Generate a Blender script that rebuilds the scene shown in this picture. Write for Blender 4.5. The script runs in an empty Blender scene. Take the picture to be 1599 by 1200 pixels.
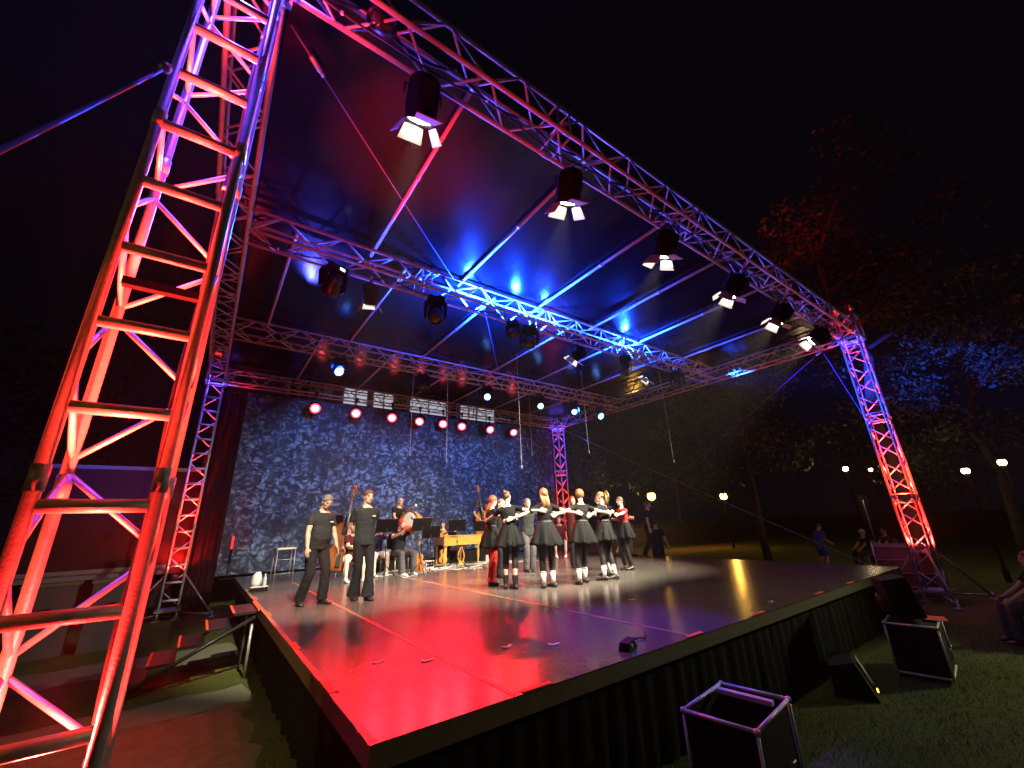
import bpy, math, random
from mathutils import Vector as V, Matrix, Quaternion
random.seed(7)
S = bpy.context.scene
COL = S.collection
PI = math.pi
R_ = math.radians

# ------------------------------------------------------------------ materials
def mat(name, col, rough=.6, metal=0., spec=.5, noise=0., nscale=8., bump=0., bscale=40., alpha=None, stretch=None, sheen=0.):
    if rough >= .75 and spec == .5: spec = .12
    m = bpy.data.materials.new(name); m.use_nodes = True
    nt = m.node_tree; b = nt.nodes['Principled BSDF']
    b.inputs['Base Color'].default_value = (*col, 1)
    b.inputs['Roughness'].default_value = rough
    b.inputs['Metallic'].default_value = metal
    b.inputs['Specular IOR Level'].default_value = spec
    if sheen: b.inputs['Sheen Weight'].default_value = sheen
    tc = nt.nodes.new('ShaderNodeTexCoord'); src = tc.outputs['Object']
    if stretch:
        mp = nt.nodes.new('ShaderNodeMapping'); mp.inputs['Scale'].default_value = stretch
        nt.links.new(src, mp.inputs['Vector']); src = mp.outputs['Vector']
    if noise:
        n = nt.nodes.new('ShaderNodeTexNoise'); n.inputs['Scale'].default_value = nscale; n.inputs['Detail'].default_value = 5
        nt.links.new(src, n.inputs['Vector'])
        mx = nt.nodes.new('ShaderNodeMix'); mx.data_type = 'RGBA'
        mx.inputs[6].default_value = tuple(c * (1 - noise) for c in col) + (1,)
        mx.inputs[7].default_value = tuple(min(1, c * (1 + noise)) for c in col) + (1,)
        nt.links.new(n.outputs['Fac'], mx.inputs[0]); nt.links.new(mx.outputs[2], b.inputs['Base Color'])
        mr = nt.nodes.new('ShaderNodeMapRange'); mr.inputs['To Min'].default_value = max(.04, rough * .8); mr.inputs['To Max'].default_value = min(1, rough * 1.25)
        nt.links.new(n.outputs['Fac'], mr.inputs['Value']); nt.links.new(mr.outputs['Result'], b.inputs['Roughness'])
    if bump:
        n2 = nt.nodes.new('ShaderNodeTexNoise'); n2.inputs['Scale'].default_value = bscale; n2.inputs['Detail'].default_value = 4
        nt.links.new(src, n2.inputs['Vector'])
        bp = nt.nodes.new('ShaderNodeBump'); bp.inputs['Strength'].default_value = bump; bp.inputs['Distance'].default_value = .02
        nt.links.new(n2.outputs['Fac'], bp.inputs['Height']); nt.links.new(bp.outputs['Normal'], b.inputs['Normal'])
    return m

def glow(name, col, strength):
    m = bpy.data.materials.new(name); m.use_nodes = True
    nt = m.node_tree; nt.nodes.clear()
    e = nt.nodes.new('ShaderNodeEmission'); e.inputs[0].default_value = (*col, 1); e.inputs[1].default_value = strength
    o = nt.nodes.new('ShaderNodeOutputMaterial'); nt.links.new(e.outputs[0], o.inputs[0])
    return m

M = dict(
    alu=mat('aluminium', (.5, .5, .52), .42, .2, noise=.25, nscale=22, bump=.12, bscale=90),
    steel=mat('galvanised_steel', (.4, .41, .43), .45, .7, noise=.25, nscale=20),
    black=mat('black_paint', (.007, .007, .008), .75, spec=.12, noise=.3, nscale=12),
    blackmetal=mat('black_metal', (.02, .02, .022), .32, .2, noise=.3, nscale=25),
    cable=mat('black_cable', (.015, .015, .015), .6, noise=.3),
    drape=mat('black_drape', (.022, .02, .02), .85, noise=.35, nscale=3, bump=.3, bscale=30, sheen=.3),
    skirt=mat('stage_skirt_cloth', (.006, .0055, .0055), .8, noise=.35, nscale=4, bump=.3, bscale=40),
    deckedge=mat('deck_edge_wood', (.12, .085, .06), .6, noise=.35, nscale=9),
    leaf=mat('leaf', (.06, .09, .035), .6, noise=.5, nscale=1.2),
    leaf2=mat('dark_leaf', (.05, .085, .03), .6, noise=.5, nscale=1.2),
    bark=mat('bark', (.09, .07, .055), .9, noise=.4, nscale=10, bump=.6, bscale=20),
    skin=mat('skin', (.55, .34, .25), .5, noise=.08, nscale=14),
    skin2=mat('pale_skin', (.66, .44, .34), .5, noise=.08, nscale=14),
    eye=mat('eye_dark', (.09, .055, .045), .25, noise=.1),
    lip=mat('lip', (.42, .17, .14), .45, noise=.1),
    tee=mat('charcoal_cotton', (.026, .029, .03), .85, noise=.2, nscale=9, bump=.4, bscale=24),
    teeb=mat('black_cotton', (.012, .0125, .014), .85, noise=.2, nscale=9, bump=.4, bscale=24),
    maroon=mat('maroon_cotton', (.09, .015, .02), .85, noise=.2, nscale=9, bump=.4, bscale=24),
    navy=mat('navy_cotton', (.02, .03, .1), .8, noise=.2, nscale=9, bump=.4, bscale=24),
    blue=mat('blue_cotton', (.08, .1, .35), .8, noise=.2, nscale=9, bump=.4, bscale=24),
    pants=mat('black_trousers', (.016, .016, .018), .8, noise=.25, nscale=7, bump=.4, bscale=18),
    greyp=mat('grey_trousers', (.07, .066, .07), .85, noise=.2, nscale=7, bump=.4, bscale=18),
    denim=mat('blue_denim', (.2, .3, .5), .8, noise=.25, nscale=10, bump=.3, bscale=40),
    whitep=mat('pale_shorts', (.55, .5, .47), .8, noise=.12, nscale=9, bump=.3, bscale=24),
    redp=mat('red_cloth', (.45, .01, .012), .7, noise=.2, nscale=9, bump=.3, bscale=24),
    skirtm=mat('dark_dance_skirt', (.0095, .01, .0105), .75, noise=.2, nscale=9, bump=.3, bscale=16),
    leg=mat('black_legging', (.006, .006, .007), .6, noise=.2, nscale=9),
    sock=mat('white_sock', (.7, .68, .64), .9, noise=.08, nscale=20),
    shoe=mat('black_leather', (.018, .017, .017), .35, noise=.25, nscale=15),
    shoew=mat('white_shoe', (.6, .6, .6), .6, noise=.1, nscale=15),
    h_grey=mat('grey_hair', (.13, .11, .095), .5, noise=.4, nscale=5, stretch=(30, 30, 4), bump=.6, bscale=3),
    h_brown=mat('brown_hair', (.075, .04, .022), .45, noise=.45, nscale=5, stretch=(30, 30, 4), bump=.6, bscale=3),
    h_blond=mat('blonde_hair', (.19, .1, .03), .45, noise=.4, nscale=5, stretch=(30, 30, 4), bump=.6, bscale=3),
    h_black=mat('black_hair', (.018, .016, .018), .4, noise=.4, nscale=5, stretch=(30, 30, 4), bump=.6, bscale=3),
    h_red=mat('red_hair', (.3, .045, .015), .45, noise=.4, nscale=5, stretch=(30, 30, 4), bump=.6, bscale=3),
    h_white=mat('white_hair', (.6, .56, .52), .5, noise=.25, nscale=5, stretch=(30, 30, 4), bump=.6, bscale=3),
    wood=mat('varnished_wood', (.32, .1, .025), .28, noise=.35, nscale=3, stretch=(14, 14, 2)),
    wood2=mat('honey_wood', (.52, .25, .04), .3, noise=.3, nscale=3, stretch=(2, 14, 14)),
    violin=mat('orange_varnish', (.5, .17, .02), .25, noise=.3, nscale=3, stretch=(14, 14, 2)),
    ebony=mat('ebony', (.015, .012, .012), .3, noise=.2),
    drumskin=mat('drum_skin', (.75, .72, .66), .6, noise=.06, nscale=6),
    paper=mat('sheet_paper', (.75, .74, .68), .8, noise=.04, nscale=5),
    yellowpaper=mat('yellow_folder', (.6, .55, .05), .6, noise=.1, nscale=5),
    greybox=mat('grey_box_paint', (.06, .06, .058), .6, noise=.25, nscale=5),
    white=mat('white_paint', (.72, .72, .7), .5, noise=.08, nscale=8),
    tape=mat('orange_tape', (.75, .12, .03), .5, noise=.15, nscale=12),
    wtape=mat('white_tape', (.8, .8, .78), .5, noise=.05, nscale=12),
    ptape=mat('floor_tape', (.26, .16, .09), .4, noise=.12, nscale=10),
    strap=mat('strap_web', (.12, .12, .4), .7, noise=.15, nscale=50),
    rope=mat('pale_rope', (.45, .42, .4), .8, noise=.15, nscale=50),
    wingc=mat('wing_cloth', (.018, .004, .005), .85, noise=.3, nscale=3, bump=.2, bscale=20),
    redtarp=mat('red_tarpaulin', (.035, .004, .004), .55, noise=.25, nscale=2.5, bump=.3, bscale=5),
    redcloth=mat('red_flag_cloth', (.5, .03, .02), .7, noise=.25, nscale=6, bump=.4, bscale=12),
    concrete=mat('pale_paving', (.15, .15, .1), .85, noise=.3, nscale=3, bump=.4, bscale=25),
    dirt=mat('gravel_path', (.15, .11, .06), .95, noise=.5, nscale=6, bump=.8, bscale=60),
    mesh=mat('ballast_cover', (.09, .085, .085), .75, noise=.3, nscale=4, bump=.5, bscale=9),
    plaster=mat('plaster_wall', (.32, .3, .28), .9, noise=.2, nscale=1.5),
    rooft=mat('roof_tiles', (.14, .06, .045), .9, noise=.3, nscale=4, bump=.6, bscale=12),
    barn=mat('barn_door_inner', (.4, .4, .38), .55, .0, noise=.15, nscale=12),
    g_white=glow('warm_lens_light', (1, .93, .78), 60),
    g_red=glow('red_lens_light', (1, .08, .1), 40),
    g_redrim=glow('red_lens_rim_light', (1, .03, .07), 6),
    g_blue=glow('blue_lens_light', (.1, .3, 1), 18),
    g_bluerim=glow('blue_lens_rim_light', (.01, .06, 1), 2.0),
    g_ltblue=glow('display_light', (.4, .75, 1), 4),
    g_lamp=glow('street_lamp_light', (1, .68, .32), 40),
    g_sodium=glow('sodium_lamp_light', (1, .5, .06), 26),
    g_window=glow('lit_window_light', (.85, .88, 1), .5),
    g_led=glow('orange_led_light', (1, .45, .05), 7),
    g_redbar=glow('red_bar_light', (1, .03, .03), 2.2),
    dark_lens=mat('dark_lens', (.05, .03, .02), .08, noise=.2),
)

# ------------------------------------------------------------------ mesh builder
def frame(d):
    d = V(d).normalized()
    a = V((0, 0, 1)) if abs(d.z) < .95 else V((1, 0, 0))
    x = a.cross(d).normalized(); y = d.cross(x)
    return x, y, d

class MB:
    def __init__(s): s.v = []; s.f = []; s.sm = []; s.mi = []; s.cur = 0
    def add(s, vs, fs, smooth=False):
        o = len(s.v); s.v += [tuple(p) for p in vs]
        for f in fs:
            s.f.append([i + o for i in f]); s.sm.append(smooth); s.mi.append(s.cur)
        return s
    def box(s, c, size, rot=None, taper=1.):
        hx, hy, hz = size[0] / 2, size[1] / 2, size[2] / 2
        vs = []
        for z in (-1, 1):
            t = taper if z > 0 else 1
            for (x, y) in ((-1, -1), (1, -1), (1, 1), (-1, 1)):
                p = V((x * hx * t, y * hy * t, z * hz))
                if rot is not None: p = rot @ p
                vs.append(p + V(c))
        return s.add(vs, [(3, 2, 1, 0), (4, 5, 6, 7), (0, 1, 5, 4), (1, 2, 6, 5), (2, 3, 7, 6), (3, 0, 4, 7)])
    def bbox(s, a, b): # corner to corner
        a = V(a); b = V(b); return s.box((a + b) / 2, [abs(x) for x in (b - a)])
    def tube(s, a, b, r, n=8, r2=None):
        a = V(a); b = V(b); r2 = r if r2 is None else r2
        x, y, d = frame(b - a)
        vs = []
        for p, q in ((a, r), (b, r2)):
            for i in range(n):
                t = 2 * PI * i / n; vs.append(p + x * (q * math.cos(t)) + y * (q * math.sin(t)))
        s.add(vs, [(i, (i + 1) % n, n + (i + 1) % n, n + i) for i in range(n)], True)
        o = len(s.v) - 2 * n
        s.f.append([o + i for i in reversed(range(n))]); s.sm.append(False); s.mi.append(s.cur)
        s.f.append([o + n + i for i in range(n)]); s.sm.append(False); s.mi.append(s.cur)
        return s
    def poly(s, pts, r, n=8): # tube along points
        pts = [V(p) for p in pts]; rr = r if isinstance(r, (list, tuple)) else [r] * len(pts)
        secs = []
        x = None
        for i, p in enumerate(pts):
            d = (pts[min(i + 1, len(pts) - 1)] - pts[max(i - 1, 0)]).normalized()
            if x is None: x, y, _ = frame(d)
            else:
                x = (x - d * x.dot(d)).normalized(); y = d.cross(x)
            secs.append((p, x.copy(), y.copy(), rr[i], rr[i]))
        return s.loft(secs, n, False)
    def loft(s, secs, n=12, dome=True):
        secs = list(secs)
        if dome:
            p0, x0, y0, a0, b0 = secs[0]; p1 = secs[1][0]
            d = (p0 - p1).normalized(); m = min(a0, b0)
            secs = [(p0 + d * m * .62, x0, y0, a0 * .3, b0 * .3), (p0 + d * m * .42, x0, y0, a0 * .75, b0 * .75)] + secs
            p0, x0, y0, a0, b0 = secs[-1]; p1 = secs[-2][0]
            d = (p0 - p1).normalized(); m = min(a0, b0)
            secs += [(p0 + d * m * .42, x0, y0, a0 * .75, b0 * .75), (p0 + d * m * .62, x0, y0, a0 * .3, b0 * .3)]
        vs = []
        for (p, x, y, a, b) in secs:
            for i in range(n):
                t = 2 * PI * i / n; vs.append(p + x * (a * math.cos(t)) + y * (b * math.sin(t)))
        k = len(secs); fs = []
        for j in range(k - 1):
            for i in range(n):
                fs.append((j * n + i, j * n + (i + 1) % n, (j + 1) * n + (i + 1) % n, (j + 1) * n + i))
        fs.append(tuple(reversed(range(n)))); fs.append(tuple((k - 1) * n + i for i in range(n)))
        return s.add(vs, fs, True)
    def lathe(s, prof, c=(0, 0, 0), d=(0, 0, 1), n=20, ring=False): # prof: (radius, height)
        x, y, d = frame(d); c = V(c)
        if ring:
            k = len(prof); vs = [c + d * h + x * (r * math.cos(2 * PI * i / n)) + y * (r * math.sin(2 * PI * i / n)) for r, h in prof for i in range(n)]
            return s.add(vs, [(j * n + i, j * n + (i + 1) % n, (j + 1) % k * n + (i + 1) % n, (j + 1) % k * n + i) for j in range(k) for i in range(n)], True)
        return s.loft([(c + d * h, x, y, max(r, 1e-4), max(r, 1e-4)) for r, h in prof], n, False)
    def ball(s, c, r, n=12, m=8, axes=None):
        c = V(c); r = r if isinstance(r, (tuple, list)) else (r, r, r)
        ax = axes or (V((1, 0, 0)), V((0, 1, 0)), V((0, 0, 1)))
        vs = [c - ax[2] * r[2]]
        for j in range(1, m):
            ph = -PI / 2 + PI * j / m
            for i in range(n):
                t = 2 * PI * i / n
                vs.append(c + ax[0] * (r[0] * math.cos(ph) * math.cos(t)) + ax[1] * (r[1] * math.cos(ph) * math.sin(t)) + ax[2] * (r[2] * math.sin(ph)))
        vs.append(c + ax[2] * r[2]); top = len(vs) - 1
        fs = [(0, 1 + (i + 1) % n, 1 + i) for i in range(n)]
        for j in range(m - 2):
            for i in range(n):
                a = 1 + j * n; b = a + n
                fs.append((a + i, a + (i + 1) % n, b + (i + 1) % n, b + i))
        a = 1 + (m - 2) * n
        fs += [(a + i, a + (i + 1) % n, top) for i in range(n)]
        return s.add(vs, fs, True)
    def quad(s, a, b, c, d): return s.add([a, b, c, d], [(0, 1, 2, 3)])
    def mesh(s, name):
        me = bpy.data.meshes.new(name); me.from_pydata(s.v, [], s.f); me.update()
        me.polygons.foreach_set('use_smooth', s.sm); me.polygons.foreach_set('material_index', s.mi)
        return me
    def build(s, name, m, parent=None, loc=None):
        me = s.mesh(name)
        for q in (m if isinstance(m, (list, tuple)) else [m]): me.materials.append(q)
        return put(name, me, parent, loc)

def put(name, me, parent=None, loc=None, rot=None):
    o = bpy.data.objects.new(name, me); COL.objects.link(o)
    if parent: o.parent = parent
    if loc is not None: o.location = loc
    if rot is not None:
        o.rotation_mode = 'QUATERNION'; o.rotation_quaternion = rot
    return o

def tag(o, label=None, cat=None, group=None, kind=None):
    if label: o['label'] = label
    if cat: o['category'] = cat
    if group: o['group'] = group
    if kind: o['kind'] = kind
    return o

def thing(name, label, cat, loc=(0, 0, 0), rz=0., group=None, scale=1.):
    o = bpy.data.objects.new(name, None); COL.objects.link(o)
    o.location = loc; o.rotation_euler = (0, 0, rz); o.scale = (scale,) * 3
    return tag(o, label, cat, group)

KIDS = {}
def dup(root, loc, label, rz=None, quat=None, scale=None):
    r = root.copy(); COL.objects.link(r); r.location = loc; r['label'] = label
    if rz is not None: r.rotation_euler = (0, 0, rz)
    if quat is not None: r.rotation_mode = 'QUATERNION'; r.rotation_quaternion = quat
    if scale is not None: r.scale = (scale,) * 3
    def rec(a, b):
        for ch in list(a.children):
            c = ch.copy(); COL.objects.link(c); c.parent = b
            rec(ch, c)
    rec(root, r)
    return r

def aimq(d, roll_up=(0, 0, 1)): # rotation taking local -Z to d (local Y stays up-ish)
    return V(d).normalized().to_track_quat('-Z', 'Y')

def spot(name, loc, target, power, col, cone=40, blend=.5, size=.06):
    l = bpy.data.lights.new(name, 'SPOT'); l.energy = power; l.color = col
    l.spot_size = R_(cone); l.spot_blend = blend; l.shadow_soft_size = size
    o = bpy.data.objects.new(name, l); COL.objects.link(o); o.location = loc
    o.rotation_mode = 'QUATERNION'; o.rotation_quaternion = aimq(V(target) - V(loc))
    return o

def point(name, loc, power, col, size=.06):
    l = bpy.data.lights.new(name, 'POINT'); l.energy = power; l.color = col; l.shadow_soft_size = size
    o = bpy.data.objects.new(name, l); COL.objects.link(o); o.location = loc
    return o
# ------------------------------------------------------------------ camera, world
cam = bpy.data.cameras.new('camera'); co = bpy.data.objects.new('camera', cam); COL.objects.link(co); S.camera = co
Rw = ((0.81098222, 0.16236822, 0.56208931), (-0.58390474, 0.28523924, 0.76006173), (-0.03692005, -0.94460316, 0.32613153))
mw = Matrix(((Rw[0][0], -Rw[0][1], -Rw[0][2], 0), (Rw[1][0], -Rw[1][1], -Rw[1][2], 0), (Rw[2][0], -Rw[2][1], -Rw[2][2], 2.0), (0, 0, 0, 1)))
co.matrix_world = mw
cam.sensor_width = 36; cam.lens = 632.27 / 1599 * 36; cam.clip_end = 900; cam.clip_start = .05
W = bpy.data.worlds.new('World'); S.world = W; W.use_nodes = True
bg = W.node_tree.nodes['Background']; bg.inputs[0].default_value = (.35, .42, .8, 1); bg.inputs[1].default_value = .003
S.view_settings.view_transform = 'Standard'; S.view_settings.look = 'None'; S.view_settings.exposure = 0; S.view_settings.gamma = 1
S.render.engine = 'CYCLES'
cy = S.cycles; cy.use_denoising = True; cy.max_bounces = 5; cy.diffuse_bounces = 2; cy.glossy_bounces = 3; cy.transparent_max_bounces = 6
cy.sample_clamp_indirect = 4; cy.caustics_reflective = False; cy.caustics_refractive = False
try: cy.use_light_tree = True
except Exception: pass

# ------------------------------------------------------------------ setting
DK = .9
def sheet(name, x0, y0, x1, y1, z, m, nx=1, ny=1, jit=0.):
    b = MB()
    for i in range(nx):
        for j in range(ny):
            xa = x0 + (x1 - x0) * i / nx; xb = x0 + (x1 - x0) * (i + 1) / nx; ya = y0 + (y1 - y0) * j / ny; yb = y0 + (y1 - y0) * (j + 1) / ny
            J = lambda x_, y_: (x_ + jit * math.sin(y_ * 9.1 + x_ * 3), y_ + jit * math.sin(x_ * 7.3 + y_ * 5), z); b.quad(J(xa, ya), J(xb, ya), J(xb, yb), J(xa, yb))
    return tag(b.build(name, m), kind='structure')

gm = bpy.data.materials.new('grass_ground'); gm.use_nodes = True
nt = gm.node_tree; bs = nt.nodes['Principled BSDF']; bs.inputs['Roughness'].default_value = .95; bs.inputs['Specular IOR Level'].default_value = .1
tc = nt.nodes.new('ShaderNodeTexCoord')
n1 = nt.nodes.new('ShaderNodeTexNoise'); n1.inputs['Scale'].default_value = .9; n1.inputs['Detail'].default_value = 8
n2 = nt.nodes.new('ShaderNodeTexNoise'); n2.inputs['Scale'].default_value = 45; n2.inputs['Detail'].default_value = 4
cr = nt.nodes.new('ShaderNodeValToRGB'); cr.color_ramp.elements[0].position = .3; cr.color_ramp.elements[0].color = (.035, .05, .012, 1)
cr.color_ramp.elements[1].position = .75; cr.color_ramp.elements[1].color = (.12, .14, .04, 1)
mm = nt.nodes.new('ShaderNodeMath'); mm.operation = 'ADD'; m2 = nt.nodes.new('ShaderNodeMath'); m2.operation = 'MULTIPLY'; m2.inputs[1].default_value = .5
for n in (n1, n2): nt.links.new(tc.outputs['Object'], n.inputs['Vector'])
nt.links.new(n1.outputs['Fac'], mm.inputs[0]); nt.links.new(n2.outputs['Fac'], mm.inputs[1]); nt.links.new(mm.outputs[0], m2.inputs[0])
nt.links.new(m2.outputs[0], cr.inputs['Fac']); nt.links.new(cr.outputs['Color'], bs.inputs['Base Color'])
bp = nt.nodes.new('ShaderNodeBump'); bp.inputs['Strength'].default_value = .9; bp.inputs['Distance'].default_value = .05
nt.links.new(n2.outputs['Fac'], bp.inputs['Height']); nt.links.new(bp.outputs['Normal'], bs.inputs['Normal'])
M['ground'] = gm
sheet('ground', -300, -300, 300, 300, 0, gm)
sheet('gravel_path', -3.2, 2.9, .78, 7.0, .004, M['dirt'], 16, 16, .07)
sheet('paved_path', -4, 7.0, .85, 7.75, .006, M['concrete'], 20, 2, .06)
sheet('paved_path', -4, 9.6, .85, 10.7, .006, M['concrete'], 20, 2, .06)
sheet('footpath', 13, 14.5, 60, 17.5, .004, M['dirt'])

# grass blades on the lawn in front of the stage: uncountable
b = MB()
for i in range(16000):
    x = random.uniform(2.2, 11.5); y = random.uniform(.35, 2.55) - max(0, (x - 8) * .12)
    if random.random() > 1.15 - x * .075: continue
    a = random.uniform(0, PI); h = random.uniform(.02, .055); w = .0035; lx, ly = random.uniform(-.025, .025), random.uniform(-.025, .025)
    dx, dy = math.cos(a) * w, math.sin(a) * w
    b.add([(x - dx, y - dy, 0), (x + dx, y + dy, 0), (x + lx, y + ly, h)], [(0, 1, 2)])
tag(b.build('grass', mat('grass_blade', (.09, .13, .03), .8, noise=.4, nscale=2)), 'short mown grass on the lawn before the stage', 'grass', kind='stuff')

# ------------------------------------------------------------------ stage
SX0, SX1, SY0, SY1 = .92, 11.45, 2.66, 14.3
fm = bpy.data.materials.new('dance_floor'); fm.use_nodes = True
nt = fm.node_tree; bs = nt.nodes['Principled BSDF']
tc = nt.nodes.new('ShaderNodeTexCoord')
na = nt.nodes.new('ShaderNodeTexNoise'); na.inputs['Scale'].default_value = 1.1; na.inputs['Detail'].default_value = 9; na.inputs['Roughness'].default_value = .65
nb = nt.nodes.new('ShaderNodeTexNoise'); nb.inputs['Scale'].default_value = 7; nb.inputs['Detail'].default_value = 8; nb.inputs['Roughness'].default_value = .7
mp = nt.nodes.new('ShaderNodeMapping'); mp.inputs['Scale'].default_value = (1.6, .7, 1); mp.inputs['Rotation'].default_value = (0, 0, .5)
nt.links.new(tc.outputs['Object'], na.inputs['Vector']); nt.links.new(tc.outputs['Object'], mp.inputs['Vector']); nt.links.new(mp.outputs['Vector'], nb.inputs['Vector'])
mx = nt.nodes.new('ShaderNodeMath'); mx.operation = 'MULTIPLY_ADD'; mx.inputs[1].default_value = .5; 
nt.links.new(na.outputs['Fac'], mx.inputs[0])
hb = nt.nodes.new('ShaderNodeMath'); hb.operation = 'MULTIPLY'; hb.inputs[1].default_value = .5
nt.links.new(nb.outputs['Fac'], hb.inputs[0]); nt.links.new(hb.outputs[0], mx.inputs[2])
cr = nt.nodes.new('ShaderNodeValToRGB'); cr.color_ramp.elements[0].position = .36; cr.color_ramp.elements[0].color = (.065, .061, .055, 1)
cr.color_ramp.elements[1].position = .66; cr.color_ramp.elements[1].color = (.115, .107, .095, 1)
# scuffs: thin curved scratches and shoe marks rubbed into the vinyl
def fnode(t, **kw):
    n = nt.nodes.new(t)
    for k, v in kw.items(): setattr(n, k, v)
    return n
wv = fnode('ShaderNodeTexNoise'); wv.inputs['Scale'].default_value = 2.2; wv.inputs['Detail'].default_value = 2; wv.inputs['Distortion'].default_value = 1.5
nt.links.new(tc.outputs['Object'], wv.inputs['Vector'])
sc_ = fnode('ShaderNodeMath', operation='PINGPONG'); sc_.inputs[1].default_value = .02; nt.links.new(wv.outputs['Fac'], sc_.inputs[0])
sl_ = fnode('ShaderNodeMath', operation='LESS_THAN'); sl_.inputs[1].default_value = .0011; nt.links.new(sc_.outputs[0], sl_.inputs[0])
pk = fnode('ShaderNodeTexNoise'); pk.inputs['Scale'].default_value = 5; pk.inputs['Detail'].default_value = 3; nt.links.new(tc.outputs['Object'], pk.inputs['Vector'])
pg = fnode('ShaderNodeMath', operation='GREATER_THAN'); pg.inputs[1].default_value = .56; nt.links.new(pk.outputs['Fac'], pg.inputs[0])
ml = fnode('ShaderNodeMath', operation='MULTIPLY'); nt.links.new(sl_.outputs[0], ml.inputs[0]); nt.links.new(pg.outputs[0], ml.inputs[1])
ml2 = fnode('ShaderNodeMath', operation='MULTIPLY'); ml2.inputs[1].default_value = .3; nt.links.new(ml.outputs[0], ml2.inputs[0])
sm2 = fnode('ShaderNodeMix', data_type='RGBA'); sm2.inputs[7].default_value = (.2, .19, .17, 1)
nt.links.new(mx.outputs[0], cr.inputs['Fac']); nt.links.new(cr.outputs['Color'], sm2.inputs[6]); nt.links.new(ml2.outputs[0], sm2.inputs[0]); nt.links.new(sm2.outputs[2], bs.inputs['Base Color'])
mr = nt.nodes.new('ShaderNodeMapRange'); mr.inputs['From Min'].default_value = .35; mr.inputs['From Max'].default_value = .65; mr.inputs['To Min'].default_value = .19; mr.inputs['To Max'].default_value = .25
nt.links.new(mx.outputs[0], mr.inputs['Value']); nt.links.new(mr.outputs['Result'], bs.inputs['Roughness'])
bp = nt.nodes.new('ShaderNodeBump'); bp.inputs['Strength'].default_value = .012; bp.inputs['Distance'].default_value = .01
nt.links.new(na.outputs['Fac'], bp.inputs['Height']); nt.links.new(bp.outputs['Normal'], bs.inputs['Normal'])
bs.inputs['Specular IOR Level'].default_value = .35
M['floor'] = fm
st = thing('stage', 'raised open air stage with glossy dark dance floor and black skirt', 'stage')
b = MB(); b.bbox((SX0, SY0, DK - .012), (SX1, SY1, DK)); b.build('dance_floor', fm, st)
b = MB(); b.bbox((SX0, SY0 + .002, DK - .13), (SX1, SY0 + .06, DK - .0122)); b.bbox((SX0 + .002, SY0 + .061, DK - .13), (SX0 + .06, SY1, DK - .0122)); b.bbox((SX1 - .06, SY0 + .061, DK - .13), (SX1 - .002, SY1, DK - .0122)); b.build('edge_beam', M['deckedge'], st)
def pleat(m, a, c, z0, z1, amp=.022, step=.05, n=None, thick=True):
    a = V((*a, 0)); c = V((*c, 0)); L = (c - a).length; d = (c - a) / L; nrm = V((-d.y, d.x, 0)); k = max(4, int(L / step)); vs = []
    ph = 0
    for i in range(k + 1):
        ph += random.uniform(.5, 1.3); off = amp * math.sin(ph * 1.7) + amp * .5 * math.sin(ph * .6)
        p = a + d * (L * i / k)
        for j, z in enumerate((z0, z0 + (z1 - z0) * .5, z1)):
            q = p + nrm * off * (1.25 - .35 * j); vs.append((q.x, q.y, z))
    fs = []
    for i in range(k):
        for j in range(2): fs.append((i * 3 + j, (i + 1) * 3 + j, (i + 1) * 3 + j + 1, i * 3 + j + 1))
    m.add(vs, fs, True)
b = MB(); pleat(b, (SX0 + .1, SY0 + .12), (SX1 - .1, SY0 + .12), .02, DK - .14); b.build('front_skirt', M['skirt'], st)
b = MB(); pleat(b, (SX0 + .12, SY1), (SX0 + .12, SY0 + .16), .02, DK - .14); b.build('side_skirt', M['skirt'], st)
b = MB(); pleat(b, (SX1 - .12, SY0 + .16), (SX1 - .12, SY1), .02, DK - .14); b.build('side_skirt', M['skirt'], st)
for x in (1.9, 4.05):
    MB().bbox((x - .02, SY0 + .02, DK + .0005), (x + .025, SY1 - .6, DK + .0025)).build('seam_tape', M['ptape'], st)
MB().bbox((SX0 + .004, SY0 + .02, DK + .0005), (SX0 + .05, SY1 - 3.4, DK + .002)).build('edge_tape', M['ptape'], st)
for x in (2.1, 4.1, 5.45, 7.3, 8.6):
    MB().bbox((x - .13, SY0 + .004, DK + .005), (x + .13, SY0 + .05, DK + .008)).build('edge_mark', M['tape'], st)
for y in (3.75, 5.2, 7.4, 9.3):
    MB().bbox((SX0 + .003, y - .16, DK + .005), (SX0 + .07, y + .16, DK + .008)).build('edge_mark', M['tape'], st)
for i, (x, y, a) in enumerate(((1.45, 4.06, .5), (1.79, 3.79, .2), (2.54, 3.65, .6), (2.9, 3.39, .1), (6.26, 2.88, .3), (5.2, 4.3, .3), (9.4, 4.8, .2))):
    q = Matrix.Rotation(a, 3, 'Z')
    m_ = MB(); m_.box((0, 0, .0015), (.11 if i < 4 else .09, .028, .003), q); m_.box(q @ V((-.045, .02, .0045)), (.028, .05, .0028), q)
    m_.build('spike_mark', M['wtape'], st, (x, y, DK + .0046))

def platform(x0, y0, x1, y1, z, label):
    r = thing('riser', label, 'riser', ((x0 + x1) / 2, (y0 + y1) / 2, DK), group='band risers at the back of the stage')
    w, d = x1 - x0, y1 - y0
    MB().box((0, 0, z - .02), (w, d, .04)).build('top', M['black'], r)
    f = MB(); pleat(f, (-w / 2 + .02, -d / 2 + .02), (w / 2 - .02, -d / 2 + .02), .001, z - .041, .01); pleat(f, (-w / 2 + .02, d / 2 - .02), (-w / 2 + .02, -d / 2 + .02), .001, z - .041, .01); f.build('skirt', M['skirt'], r)
platform(4.0, 11.75, 5.5, 13.2, .25, 'low black riser under the standing drummer')
platform(7.05, 12.5, 8.6, 13.8, .3, 'low black riser under the standing bass player')

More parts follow.
